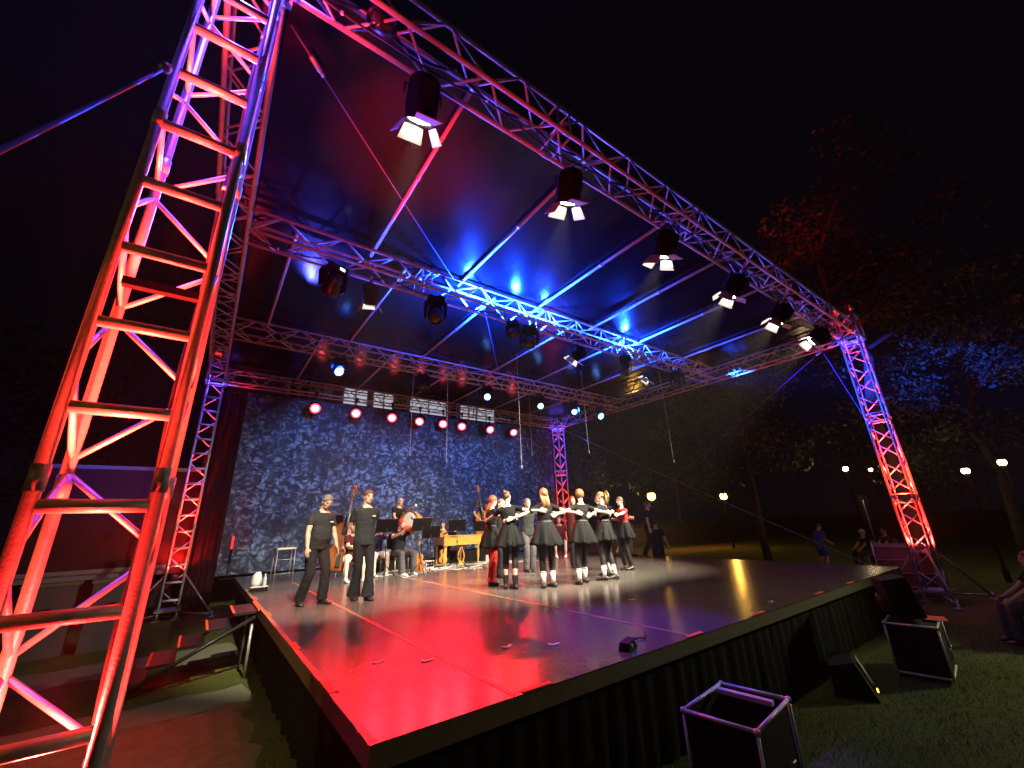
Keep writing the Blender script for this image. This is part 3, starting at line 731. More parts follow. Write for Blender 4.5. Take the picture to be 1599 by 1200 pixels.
line('brace_cable', 'thin bracing cable from the top of the pink tower down to the far front tower', 'cable', (13.7, 14.4, 6.3), (13.7, 3.2, .4), .007, M['rope'], 'bracing cables on the open far side')
line('brace_cable', 'short violet strap from the roof corner to the middle of the far front tower', 'cable', (13.6, 3.35, 6.3), (13.6, 2.9, 4.2), .01, M['strap'], 'bracing cables on the open far side')
line('roof_cable', 'thin red and blue cable with chain under the near roof bay', 'cable', (-.1, 3.35, 6.8), (3.4, 6.5, 6.86), .008, M['strap'], None, ((.08, 'chain_hook', .03, .09), (.1, 'shackle', .022, .05)))
line('roof_cable', 'thin blue cable crossing behind the paired moving heads in the roof', 'cable', (4.4, 6.95, 6.85), (7.3, 10.6, 6.85), .01, M['strap'], None)
# red cloth tied at tower tops
def rag(label, loc, s=1.):
    b = MB(); vs = []; fs = []; n = 10; mN = 8
    for j in range(mN + 1):
        for i in range(n + 1):
            u, w = i / n, j / mN
            vs.append((u * .5 * s + .03 * math.sin(w * 7), .12 * math.sin(u * 6 + w * 3) * s, (-w * .3 - .05 * math.sin(u * 5)) * s))
    for j in range(mN):
        for i in range(n): a = j * (n + 1) + i; fs.append((a, a + 1, a + n + 2, a + n + 1))
    b.add(vs, fs, True); o = b.build('red_cloth', M['redcloth'], None, loc); sm = o.modifiers.new('thick', 'SOLIDIFY'); sm.thickness = .006
    tag(o, label, 'cloth', 'red cloths tied to the towers')
rag('red cloth tied round the head of the far front tower', (XB - .1, YF + .15, ZT + .62), 1.)
rag('red cloth bundled inside the top of the foreground tower', (XA - .03, YF + .45, ZT - .15), .9)

# ------------------------------------------------------------------ things on the lawn and around the stage
def case(label, x0, y0, x1, y1, z1, open_bar):
    w, d = x1 - x0, y1 - y0
    r = thing('flight_case', label, 'flight case', ((x0 + x1) / 2, (y0 + y1) / 2, 0), .12, 'black flight cases on the lawn')
    if open_bar:
        q = MB(); q.box((0, 0, .22), (w - .02, d - .02, .3))
        for sg in (-1, 1): q.box((sg * (w / 2 - .016), 0, (z1 + .36) / 2), (.012, d - .03, z1 - .38)); q.box((0, sg * (d / 2 - .016), (z1 + .36) / 2), (w - .045, .012, z1 - .38))
        q.build('body', M['black'], r)
    else: MB().box((0, 0, z1 / 2 + .03), (w - .02, d - .02, z1 - .06)).build('body', M['black'], r)
    e = MB()
    for sx in (-1, 1):
        for sy in (-1, 1): e.tube((sx * w / 2, sy * d / 2, .06), (sx * w / 2, sy * d / 2, z1 - .03), .012, 6)
    for z in (.06, z1):
        e.tube((-w / 2, -d / 2, z), (w / 2, -d / 2, z), .014, 6); e.tube((-w / 2, d / 2, z), (w / 2, d / 2, z), .014, 6)
        e.tube((-w / 2, -d / 2, z), (-w / 2, d / 2, z), .014, 6); e.tube((w / 2, -d / 2, z), (w / 2, d / 2, z), .014, 6)
    e.build('edge_rail', M['alu'], r)
    for sx in (-1, 1):
        for sy in (-1, 1): MB().ball((sx * w / 2, sy * d / 2, z1), .022, 10, 6).build('corner_cap', M['alu'], r)
    if open_bar: MB().box((w * .2, -.01, z1 + .02), (.05, d * .8, .03)).build('tie_bar', M['alu'], r)
    for sx in (-1, 1):
        h = MB(); h.poly([(sx * .13 * 1, -d / 2 - .012, z1 * .55), (sx * .13, -d / 2 - .035, z1 * .55), (sx * .06, -d / 2 - .035, z1 * .55), (sx * .06, -d / 2 - .012, z1 * .55)], .008, 6); h.build('handle', M['steel'], r)
        for sy in (-1, 1): MB().lathe([(.03, -.012), (.03, .012)], (sx * (w / 2 - .06), sy * (d / 2 - .06), .03), (0, 1, 0), 10).build('wheel', M['black'], r)
    return r
case('black flight case with bright metal edges nearest in the foreground', 3.13, 1.77, 3.83, 2.27, .65, True)
case('black flight case carrying a loudspeaker and red cloth near the far front corner', 7.45, 1.62, 8.15, 2.12, .6, False)
sp_ = thing('loudspeaker', 'black loudspeaker standing tilted on the far flight case', 'loudspeaker', (7.8, 1.95, .625), .5)
q = Matrix.Rotation(-.18, 3, 'X')
MB().box((0, 0, .25), (.42, .3, .48), q, .94).build('cabinet', M['black'], sp_); MB().box(q @ V((0, -.155, .25)) + V((0, 0, .0)), (.36, .012, .42), q).build('grille', M['cable'], sp_)
MB().lathe([(.13, 0), (.1, .02), (.03, .03)], q @ V((0, .158, .2)), q @ V((0, 1, 0)), 14).build('rear_panel', M['blackmetal'], sp_)
rc = MB(); rc.box((0, 0, .004), (.3, .22, .006)); o = rc.build('red_mat', M['redcloth'], None, (8.0, 1.68, .617)); o.rotation_euler = (0, 0, .3); tag(o, 'small red cloth lying on the far flight case', 'cloth')
wd = thing('stage_monitor', 'wedge monitor with grey front panel on the grass by the skirt', 'monitor', (6.5, 2.28, 0), .35)
b = MB(); b.add([(-.28, -.2, 0), (.28, -.2, 0), (.28, .2, 0), (-.28, .2, 0), (-.28, -.05, .36), (.28, -.05, .36), (.28, .2, .3), (-.28, .2, .3)], [(3, 2, 1, 0), (4, 5, 6, 7), (0, 1, 5, 4), (1, 2, 6, 5), (2, 3, 7, 6), (3, 0, 4, 7)]); b.build('cabinet', M['black'], wd)
MB().box((.12, -.14, .2), (.24, .012, .26), Matrix.Rotation(.39, 3, 'X') @ Matrix.Rotation(-.8, 3, 'X')).build('panel', M['steel'], wd)
MB().box((-.2, -.205, .1), (.07, .012, .022)).build('power_led', M['g_led'], wd)
cb = thing('cable_box', 'small black junction box lying on the front stage edge', 'junction box', (3.3, 2.85, DK + .002), .4)
MB().box((0, 0, .03), (.26, .1, .06), None, .85).build('housing', M['black'], cb); MB().poly([(.12, 0, .03), (.25, .03, .015), (.35, -.06, .012), (.5, -.02, .012)], .01, 6).build('cable', M['cable'], cb)
for s in (-1, 1): MB().tube((s * .06, -.05, .035), (s * .06, -.062, .035), .015, 10).build('socket', M['steel'], cb)
bt = thing('ballast_tank', 'square ballast tank under a pale cover beside the far front tower', 'ballast tank', (14.75, 3.35, 0), .25)
b = MB(); b.box((0, 0, .62), (1.15, 1.0, 1.0), None, .97); b.build('cover', M['mesh'], bt)
e = MB()
for z in (.2, .5, .8, 1.1): 
    for (p, c) in (((-.6, -.52), (.6, -.52)), ((.6, -.52), (.6, .52)), ((.6, .52), (-.6, .52)), ((-.6, .52), (-.6, -.52))): e.tube((*p, z), (*c, z), .012, 6)
for (x, y) in ((-.6, -.52), (0, -.52), (.6, -.52), (.6, .52), (-.6, .52)): e.tube((x, y, .1), (x, y, 1.15), .012, 6)
e.build('cage', M['steel'], bt)
MB().box((0, 0, .06), (1.2, 1.05, .1)).build('pallet', M['deckedge'], bt)

tr = thing('box_trailer', 'dark trailer with red tarpaulin side parked behind the towers', 'trailer', (-1.9, 16.6, 0), -.02)
MB().box((0, 0, 2.55), (3.4, 2.2, 2.7)).build('box', M['redtarp'], tr)
MB().box((0, 0, 1.12), (3.3, 2.1, .14)).build('chassis', M['steel'], tr)
for z in (3.86, 1.24): MB().box((0, -1.11, z), (3.4, .03, .1)).build('side_rail', M['steel'], tr)
for x in (-1.1, .3, 1.1): 
    w = MB(); w.lathe([(.12, -.1), (.4, -.12), (.44, -.08), (.44, .08), (.4, .12), (.12, .1)], (x, -.95, .45), (0, 1, 0), 18); w.build('wheel', M['cable'], tr)
for i, (x, w) in enumerate(((-2.15, .75), (-1.25, .65))):
    bx = thing('storage_box', ('wide pale storage box in front of the red trailer', 'narrow pale storage box in front of the red trailer')[i], 'box', (x, 12.2, 0), .1, 'pale boxes before the red trailer')
    MB().box((0, 0, .6), (w, .5, 1.2), None, .97).build('body', M['greybox'], bx); MB().box((0, 0, 1.22), (w + .04, .54, .05)).build('lid', M['concrete'], bx); MB().box((0, -.26, .8), (.16, .02, .04)).build('handle', M['black'], bx)
# stool, bottle and bag at the wing side of the stage
sl = thing('high_stool', 'tall black stool with pale top in front of the leaves', 'stool', (1.7, 11.75, DK), .1)
MB().box((0, 0, .74), (.42, .34, .035)).build('seat', M['paper'], sl)
for sx in (-1, 1):
    for sy in (-1, 1): MB().tube((sx * .19, sy * .15, .72), (sx * .2, sy * .16, 0), .012, 6).build('leg', M['steel'], sl)
for z in (.2, .5): MB().tube((-.2, -.155, z), (.2, -.155, z), .009, 6).build('footrest', M['steel'], sl)
bo = thing('water_bottle', 'clear plastic water bottle by the wing curtain', 'bottle', (1.3, 11.2, DK))
MB().lathe([(.033, 0), (.036, .02), (.036, .16), (.03, .19), (.013, .215), (.013, .235)], n=14).build('bottle', mat('clear_plastic', (.4, .5, .6), .1, noise=.05), bo); MB().lathe([(.015, .23), (.015, .255), (.0, .256)], n=12).build('cap', M['white'], bo)
bgm = MB(); bgm.loft([(V((0, 0, .005)), V((1, 0, 0)), V((0, 1, 0)), .09, .06), (V((.01, 0, .1)), V((1, 0, 0)), V((0, 1, 0)), .11, .07), (V((0, .01, .22)), V((1, 0, 0)), V((0, 1, 0)), .09, .05), (V((.02, 0, .3)), V((1, 0, 0)), V((0, 1, 0)), .05, .02)], 12, False)
tag(bgm.build('paper_bag', M['white'], None, (1.15, 11.3, DK)), 'crumpled white bag beside the bottle at the wing', 'bag')
wl = thing('floor_box', 'low white topped box on the side edge of the stage', 'box', (1.12, 10.4, DK)); MB().box((0, 0, .04), (.3, .2, .08)).build('body', M['black'], wl); MB().box((0, 0, .083), (.31, .21, .008)).build('lid', M['white'], wl)

# building behind, seen between roof and backdrop
bu = thing('townhouse', 'pale building with lit white windows behind the stage', 'building', (18, 44, 0))
MB().box((0, 0, 9), (36, 8, 18)).build('wall', M['plaster'], bu)
b = MB(); b.add([(-18.6, -4.5, 18), (18.6, -4.5, 18), (18.6, 4.5, 18), (-18.6, 4.5, 18), (-16, 0, 22), (16, 0, 22)], [(0, 1, 5, 4), (1, 2, 5), (2, 3, 4, 5), (3, 0, 4)]); b.build('roof', M['rooft'], bu)
for (x, w, lit) in ((5.2, 1.6, 0), (10.2, 2.2, 1), (13.0, 2.0, 1), (18.0, 4.2, 1), (20.6, 1.6, 0), (23.0, 2.0, 1), (25.4, 2.4, 1), (30, 2, 0)):
    fr = MB(); fr.box((x - 18, -4.03, 14.5), (w + .3, .1, 2.3)); wobj = fr.build('window', M['white'], bu)
    p_ = MB(); p_.box((x - 18, -4.09, 14.5), (w, .02, 2.0)); p_.build('pane', M['g_window'] if lit else M['dark_lens'], wobj)
    mu = MB(); mu.box((x - 18, -4.115, 14.5), (.12, .03, 2.0)); mu.box((x - 18, -4.118, 14.7), (w, .03, .1)); mu.build('mullion', M['white'], wobj)

# ------------------------------------------------------------------ trees, hedge, lamps
LEAF = {}
def tree(label, x, y, h, cw, trunk_h, kind='leaf', n=5200, seed=0, ls=.16, group='trees beyond the stage'):
    rnd = random.Random(seed)
    r = thing('tree', label, 'tree', (x, y, 0), rnd.uniform(0, 6), group)
    t = MB(); tips = []
    pts = [V((0, 0, 0))]
    for i in range(1, 6): pts.append(V((rnd.uniform(-.12, .12) * i, rnd.uniform(-.12, .12) * i, h * .75 * i / 5)))
    t.poly(pts, [.035 * h * .55 * (1 - .15 * i) for i in range(6)], 10)
    for k in range(13):
        z = trunk_h + (h * .8 - trunk_h) * rnd.random(); f = z / (h * .75); f = min(f, .99); i = int(f * 5); p = pts[i].lerp(pts[min(i + 1, 5)], f * 5 - i)
        a = rnd.uniform(0, 2 * PI); L = cw * rnd.uniform(.5, .95) * (1 - .5 * abs(z / h - .55))
        m = p + V((math.cos(a) * L * .5, math.sin(a) * L * .5, L * .28)); e = p + V((math.cos(a) * L, math.sin(a) * L, L * rnd.uniform(.25, .6)))
        t.poly([p, m, e], [.012 * h * .5, .008 * h * .5, .003 * h * .5], 6); tips += [m, e, e.lerp(m, .5)]
    tips.append(pts[-1] + V((0, 0, h * .12)))
    t.build('trunk', M['bark'], r)
    c = MB(); cl = []
    for tp in tips:
        for q in range(3): cl.append((tp + V([rnd.gauss(0, cw * .16) for _ in range(3)]), cw * rnd.uniform(.14, .3)))
    for i in range(n):
        ctr, rad = rnd.choice(cl)
        v = V([rnd.gauss(0, 1) for _ in range(3)]).normalized() * rad * rnd.random() ** .4
        p = ctr + V((v.x, v.y, v.z * .7))
        if p.z < trunk_h * .7: continue
        u = V([rnd.gauss(0, 1) for _ in range(3)]).normalized(); w = u.cross(V([rnd.gauss(0, 1) for _ in range(3)])).normalized(); s = ls * rnd.uniform(.6, 1.3)
        c.add([p - u * s * .5, p + w * s * .3, p + u * s * .6, p - w * s * .3], [(0, 1, 2, 3)])
    c.build('crown', M[kind], r)
    return r
tree('tall dark tree catching red light high above the far tower', 20, 4.0, 17, 4.6, 7, 'leaf', 7000, 3, .2)
tree('broad tree lit deep blue to the right of the far tower', 27, 2.2, 11.5, 4.4, 3.0, 'leaf', 8000, 5, .17)
tree('dark tree at the right edge beyond the blue lit one', 31, -3.5, 12, 4.5, 2.5, 'leaf2', 4500, 6, .22)
tree('dark tree behind the two warm street lamps', 34, 22, 12, 5, 3, 'leaf2', 4500, 7, .24)
tree('slim dark tree trunk standing right of the second warm lamp', 21.2, 9.5, 10, 3.6, 3.4, 'leaf2', 4000, 8, .2)
tree('tree behind the pink tower with leaves above the hedge', 24, 24, 13, 5, 3, 'leaf2', 4500, 9, .24)
tree('tree rising behind the red trailer', -8, 24, 12, 5, 3, 'leaf2', 3500, 10, .26)
tree('dark tree far beyond the seated audience', 40, 7, 13, 5, 3, 'leaf2', 4000, 11, .26)
hd = thing('hedge', 'dark clipped hedge along the footpath behind the lamps', 'hedge', (0, 0, 0))
b = MB(); rnd = random.Random(4)
for i in range(9000):
    x = rnd.uniform(17, 48); y = 21.2 + rnd.uniform(-.5, .5) ; z = 1.7 * rnd.random() ** .6 + .12 * math.sin(x * 2)
    p = V((x, y, max(.05, z))); u = V([rnd.gauss(0, 1) for _ in range(3)]).normalized(); w = u.cross(V((rnd.gauss(0, 1), .3, .4))).normalized(); s = .12
    b.add([p - u * s * .5, p + w * s * .3, p + u * s * .6, p - w * s * .3], [(0, 1, 2, 3)])
b.build('leaves', M['leaf'], hd); MB().bbox((17, 20.95, 0), (48, 21.45, 1.3)).build('stems', M['bark'], hd)

def street_lamp(label, x, y, h, warm, pw, r=.16, group='street lamps among the trees', aim=None):
    t = thing('street_lamp', label, 'street lamp', (x, y, 0), group=group)
    MB().lathe([(.07, 0), (.07, .3), (.035, .4), (.026, h - .25), (.05, h - .22), (r * .6, h - r * .8)], n=12).build('pole', M['black'], t)
    MB().ball((0, 0, h), r, 14, 10).build('globe', M['g_sodium'] if warm else M['g_lamp'], t)
    MB().lathe([(r * 1.05, h + r * .75), (r * .5, h + r * 1.15), (0, h + r * 1.2)], n=14).build('cap', M['steel'], t)
    if aim: spot('street_lamp_light', (x, y, h - r - .12), aim, pw, (1, .72, .2) if warm else (.95, 1, .55), 40 if warm else 52, .9, .1); return  # aim is used by the added lamps out of view
    point('street_lamp_light', (x, y, h - r - .12), pw, (1, .5, .08) if warm else (1, .72, .4), .1)
street_lamp('amber globe street lamp glowing behind the man leaving the stage', 25, 18, 3.45, True, 300, .27)
street_lamp('smaller amber globe street lamp farther along the path', 27.6, 14.3, 3.2, True, 160, .22)
street_lamp('white street lamp between the brace cable and the far tower', 22, 5.9, 3.7, False, 40, .1)
street_lamp('small white street lamp just beside the far tower', 26, 6.0, 3.85, False, 15, .08)
street_lamp('white street lamp to the right of the far tower, lower of the pair', 18, 2.0, 2.98, False, 40, .09)
street_lamp('white street lamp at the right edge, higher of the pair', 20, 1.38, 3.25, False, 40, .1)
street_lamp('added street lamp near the viewer that brightens the lawn', 13.2, -1.6, 4.2, False, 1500, .16, aim=(6.3, 1.3, 0))  # unseen lamp, added to light the lawn
street_lamp('added street lamp near the viewer that brightens the gravel path', -3.6, .4, 3.6, True, 1500, .16, aim=(-.1, 5.6, 0))  # unseen lamp, added to light the ground left of the stage
sg = thing('sign_board', 'narrow pale sign board standing among the audience', 'sign', (22, 5.62, 0), 1.2)
MB().box((0, 0, 2.05), (.34, .03, 1.05)).build('board', M['mesh'], sg); MB().tube((0, .03, 0), (0, .03, 2.4), .02, 8).build('pole', M['steel'], sg)

# black cable runs clipped along the trusses and down the towers
def cable_run(label, pts, r=.014, slack=.05, per=.9):
    t = thing('cable_run', label, 'cable', pts[0], group='black cable runs on the truss'); o = V(pts[0]); out = []
    for a, b_ in zip(pts, pts[1:]):
        a = V(a) - o; b_ = V(b_) - o; L = (b_ - a).length; n = max(4, int(L / .11))
        for i in range(n):
            f = i / n; out.append(a.lerp(b_, f) + V((.006 * math.sin(f * 31), .012 * math.sin(f * L * 5), -slack * abs(math.sin(f * L / per * PI)) if abs((b_ - a).z) < L * .5 else .01 * math.sin(f * 40))))
    out.append(V(pts[-1]) - o); MB().poly(out, r, 6).build('cable', M['cable'], t)
    k = MB()
    for i in range(4, len(out) - 2, 14): k.tube(out[i] - V((.012, 0, 0)), out[i] + V((.012, 0, 0)), r * 1.5, 8)
    k.build('tie', M['wtape'], t)
cable_run('bundle of black cable looping along the front truss', [(XA + .1, YF + TW, ZT + .05), (XB, YF + TW, ZT + .05)], .02, .16, 1.0)
cable_run('second black cable sagging under the front truss', [(XA + .4, YF + TW * .5, ZB - .02), (XB - .4, YF + TW * .5, ZB - .02)], .012, .12, 1.95)
cable_run('black cable tied down the inside of the foreground tower', [(XA + TW - .06, YF + TW - .05, ZB - .3), (XA + TW - .05, YF + TW - .06, .1)], .013)
cable_run('black cable looping along the blue lit truss', [(XA + .4, 6.5 + TW * .5, ZB + .03), (XB - .4, 6.5 + TW * .5, ZB + .03)], .016, .1, 1.2)
cable_run('black cable tied down the far front tower', [(XB + .05, YF + TW - .05, ZB - .3), (XB + .06, YF + TW - .06, .1)], .013)

# thin stage haze hanging in the night air
hz = bpy.data.materials.new('haze'); hz.use_nodes = True; nt = hz.node_tree; nt.nodes.clear()
pv = nt.nodes.new('ShaderNodeVolumePrincipled'); pv.inputs['Color'].default_value = (.8, .8, .85, 1); pv.inputs['Density'].default_value = .0007
om = nt.nodes.new('ShaderNodeOutputMaterial'); nt.links.new(pv.outputs[0], om.inputs['Volume'])
hb_ = MB(); hb_.bbox((-40, -40, -1), (70, 60, 30)); tag(hb_.build('haze', hz), kind='stuff')
# ------------------------------------------------------------------ people
def remesh(mb, name, vox, mats, smooth=4, disp=None):
    me = mb.mesh('tmp'); o = bpy.data.objects.new('tmp', me); COL.objects.link(o)
    md = o.modifiers.new('r', 'REMESH'); md.mode = 'VOXEL'; md.voxel_size = vox; md.use_smooth_shade = True
    sm = o.modifiers.new('s', 'SMOOTH'); sm.factor = .5; sm.iterations = smooth
    if disp:
        tx = bpy.data.textures.new('fold', 'CLOUDS'); tx.noise_scale = disp[1]
        dm = o.modifiers.new('d', 'DISPLACE'); dm.texture = tx; dm.strength = disp[0]; dm.mid_level = .5; dm.texture_coords = 'LOCAL'
    dg = bpy.context.evaluated_depsgraph_get()
    res = bpy.data.meshes.new_from_object(o.evaluated_get(dg)); res.name = name
    bpy.data.objects.remove(o); bpy.data.meshes.remove(me)
    res.materials.clear()
    for m in mats: res.materials.append(m)
    res.polygons.foreach_set('use_smooth', [True] * len(res.polygons))
    return res

def ik(a, t, l1, l2, hint):
    a = V(a); t = V(t); d = t - a; L = d.length; mx = (l1 + l2) * .995
    if L > mx: t = a + d * (mx / L); d = t - a; L = mx
    u = d.normalized(); x = (l1 * l1 - l2 * l2 + L * L) / (2 * L); h = math.sqrt(max(0, l1 * l1 - x * x))
    k = V(hint); k = (k - u * k.dot(u))
    k = k.normalized() if k.length > 1e-5 else frame(u)[0]
    return a + u * x + k * h, t

def rots(fwd, side): # lean: forward degrees about X (towards +Y), side degrees towards +X
    return Matrix.Rotation(R_(side), 3, 'Y') @ Matrix.Rotation(-R_(fwd), 3, 'X')

def hand(m, W, d, th, s):
    d = d.normalized(); th = (th - d * th.dot(d)).normalized(); n = d.cross(th) * -s
    m.loft([(W - d * .01, th, n, .027, .02), (W + d * .03, th, n, .036, .016), (W + d * .07, th, n, .042, .015), (W + d * .088, th, n, .04, .012)], 12)
    for off, L, r, c in ((.031, .07, .0088, 16), (.0105, .08, .009, 20), (-.0105, .074, .0086, 24), (-.031, .058, .008, 30)):
        p = W + d * .08 + th * off; dd = d + th * off * 1.2; pts = [p]; rr = [r]
        ax = th
        for j, fr in enumerate((.45, .32, .23)):
            a = R_(c) * (.5 + .5 * j); q = (dd * math.cos(a) + n * math.sin(a)).normalized(); p = p + q * L * fr; pts.append(p); rr.append(r * (1 - .12 * (j + 1)))
        m.poly(pts, rr, 8); m.ball(pts[-1], rr[-1], 8, 6)
    p = W + d * .02 + th * .026; q = (d * .75 + th * .7 + n * .15).normalized(); p2 = p + q * .035; q2 = (d * .95 + th * .3 + n * .35).normalized(); p3 = p2 + q2 * .03
    m.poly([p, p2, p3], [.0125, .0105, .008], 8); m.ball(p3, .008, 8, 6)

def foot(m, A, yaw, g, pitch=0.):
    f = V((math.sin(yaw), math.cos(yaw), 0)); f = (f * math.cos(pitch) - V((0, 0, 1)) * math.sin(pitch)).normalized(); x = V((math.cos(yaw), -math.sin(yaw), 0)); u = x.cross(f)
    b = A - u * .075
    m.loft([(b - f * .055 + u * .032, x, u, .03 + g, .03 + g), (b + u * .036, x, u, .034 + g, .035 + g), (b + f * .06 + u * .033, x, u, .038 + g, .031 + g), (b + f * .12 + u * .022, x, u, .043 + g, .022 + g), (b + f * .165 + u * .016, x, u, .036 + g, .016 + g)], 12)
    return f, x, u, b

def person(label, x, y, z, face, H=1.75, fem=False, group=None, pz=.93, poff=(0, 0), lean=(2, 0), twist=0, hl=None, hr=None, el=(.3, -1, -.2), er=(-.3, -1, -.2), thl=None, thr=None,
           fl=None, fr=None, kl=(0, 1, 0), kr=(0, 1, 0), fyaw=(.2, -.2), fpitch=(0, 0), head=(0, 0, 0), top='tee', topm='teeb', bot='pants', botm='pants', shoes='shoe', hair='short', hairm='h_brown', skin='skin', belly=0., fat=1., boots=False, socks=False, calf=False, vox=.0075, collar=False, beard=False, logo=False, worldhands=False):
    s = H / 1.77; rz = math.atan2(-face[0], face[1])
    root = thing('person', label, 'person', (x, y, z), rz, group, s)
    inv = Matrix.Rotation(-rz, 3, 'Z')
    loc = lambda p: inv @ (V(p) - V((x, y, z))) / s
    Rl = rots(*lean); P = V((poff[0], poff[1], pz)); u = Rl @ V((0, 0, 1))
    ct = Matrix.Rotation(R_(twist), 3, 'Z')
    hx = V((1, 0, 0)); sx = Rl @ (ct @ V((1, 0, 0))); sy = Rl @ (ct @ V((0, 1, 0)))
    hw, shw = (.092, .178) if not fem else (.088, .152)
    g = fat
    if fem: T = [(-.1, .115, .095), (-.02, .165, .118), (.08, .15, .105), (.18, .122, .09), (.29, .135, .108), (.38, .145, .11), (.45, .148, .088), (.5, .09, .066), (.54, .05, .053), (.62, .047, .052)]
    else: T = [(-.1, .12, .1), (-.02, .163, .118), (.08, .158, .11), (.18, .15, .105), (.29, .165, .116), (.39, .178, .118), (.46, .175, .1), (.505, .105, .078), (.545, .06, .062), (.62, .056, .06)]
    def tsec(t, rx, ry, gr=0.):
        k = min(1, max(0, t / .45)); ax = (hx.lerp(sx, k)).normalized(); c = P + u * t
        ay = u.cross(ax).normalized() if t > 0 else V((0, 0, 1)).cross(ax).normalized()
        bl = belly * math.exp(-((t - .14) / .12) ** 2)
        mul = g if t < .5 else 1
        return (c + ay * bl * .7, ax, ay, rx * mul + bl * .35 + gr, ry * mul + bl * .6 + gr)
    Nk = P + u * .53
    # head frame: yaw, pitch (down +), roll
    hm = Rl @ ct @ Matrix.Rotation(R_(head[0]), 3, 'Z') @ Matrix.Rotation(-R_(head[1]), 3, 'X') @ Matrix.Rotation(R_(head[2]), 3, 'Y')
    Hx, Hf, Hu = hm @ V((1, 0, 0)), hm @ V((0, 1, 0)), hm @ V((0, 0, 1))
    Hc = Nk + u * .05 + Hu * .113 + Hf * .018
    A1, A2 = (.285, .25) if not fem else (.265, .235)
    Sl, Sr = P + u * .452 - sx * shw * (1 + (g - 1) * .5), P + u * .465 + sx * shw * (1 + (g - 1) * .5)
    hl = V((-.25, .06, pz - .15)) if hl is None else (loc(hl) if worldhands else V(hl)); hr = V((.25, .06, pz - .15)) if hr is None else (loc(hr) if worldhands else V(hr))
    El, Wl = ik(Sl, hl, A1, A2, el); Er, Wr = ik(Sr, hr, A1, A2, er)
    L1, L2 = .43, .42
    Pl, Pr = P - hx * hw - V((0, 0, .02)), P + hx * hw - V((0, 0, .02))
    fl = V((-.1, 0, .08)) if fl is None else V(fl); fr = V((.1, 0, .08)) if fr is None else V(fr)
    Kl, Al = ik(Pl, fl, L1, L2, kl); Kr, Ar = ik(Pr, fr, L1, L2, kr)
    m = MB()
    m.loft([tsec(*q) for q in T], 20)
    ar = (.05, .038, .026) if not fem else (.041, .033, .023)
    for Sd, E, Wd, sd, th in ((Sl, El, Wl, -1, thl), (Sr, Er, Wr, 1, thr)):
        m.ball(Sd, ar[0] * 1.02, 12, 8); m.poly([Nk - u * .035 , (Nk - u * .05).lerp(Sd, .55) + u * .012, Sd], [.05, .046, ar[0] * .9], 12)
        m.poly([Sd, Sd.lerp(E, .5), E], [ar[0], ar[0] * .95, ar[1]], 12); m.ball(E, ar[1], 10, 6)
        m.poly([E, E.lerp(Wd, .3), Wd], [ar[1], ar[1] * 1.05, ar[2]], 12)
        fd = (Wd - E).normalized()
        hand(m, Wd, fd if True else fd, V(th) if th else V((-sd * .3, 1, .2)), sd)
    lr = (.086, .074, .055, .057, .037) if not fem else (.086, .07, .05, .053, .034)
    for Hp, K, A, yw, pt in ((Pl, Kl, Al, fyaw[0], fpitch[0]), (Pr, Kr, Ar, fyaw[1], fpitch[1])):
        m.poly([Hp, Hp.lerp(K, .5), K], [lr[0], lr[1], lr[2]], 14); m.ball(K, lr[2], 10, 8)
        m.poly([K, K.lerp(A, .3), A.lerp(K, .15), A], [lr[2], lr[3], lr[4], lr[4]], 14); m.ball(A, lr[4], 10, 8)
        foot(m, A, yw, 0, pt)
    # head
    hs = 1.0 if not fem else .96
    ax3 = (Hx, Hf, Hu); C = lambda a, b_, c: Hc + (Hx * a + Hf * b_ + Hu * c) * hs
    m.poly([Nk - u * .03, Nk + u * .04, C(0, -.015, -.05)], [.058 if not fem else .05] * 3, 14)
    m.ball(Hc + Hu * .015, (.075 * hs, .094 * hs, .098 * hs), 18, 12, ax3)
    m.ball(C(0, .03, -.055), (.056 * hs, .062 * hs, .062 * hs), 16, 10, ax3)
    m.ball(C(0, .066, -.09), (.026, .02, .018), 10, 8, ax3)          # chin
    m.poly([C(0, .086, .02), C(0, .105, -.022), C(0, .088, -.035)], [.009, .014, .012], 8)  # nose
    m.ball(C(0, .08, .03), (.05, .018, .012), 12, 8, ax3)            # brow ridge
    m.ball(C(0, .082, -.058), (.024, .014, .013), 10, 8, ax3)        # mouth
    for q in (-1, 1):
        m.ball(C(q * .077, -.008, -.008), (.011, .022, .032), 8, 6, ax3)
        m.ball(C(q * .04, .062, -.02), (.022, .02, .02), 8, 6, ax3)
    me = remesh(m, 'body', vox, [M[skin], M['eye'], M['lip'], M[hairm] if hairm else M[skin]], 3)
    eyes = [C(-.031, .088, .008), C(.031, .088, .008)]; lp = C(0, .098, -.058)
    for p in me.polygons:
        c = p.center
        if (c - Hc).length > .16: continue
        r = c - Hc; a, b_, h = r.dot(Hx) / hs, r.dot(Hf) / hs, r.dot(Hu) / hs
        if b_ < .04: continue
        if abs(abs(a) - .031) < .011 and abs(h - .008) < .006: p.material_index = 1
        elif abs(abs(a) - .033) < .02 and abs(h - .03) < .006 and b_ > .06: p.material_index = 3
        elif abs(a) < .024 and abs(h + .058) < .007: p.material_index = 2
        elif beard and h < -.035 and (abs(h + .058) > .007): p.material_index = 3
    put('body', me, root)
    # ---- clothes
    fold = (.021, .075)
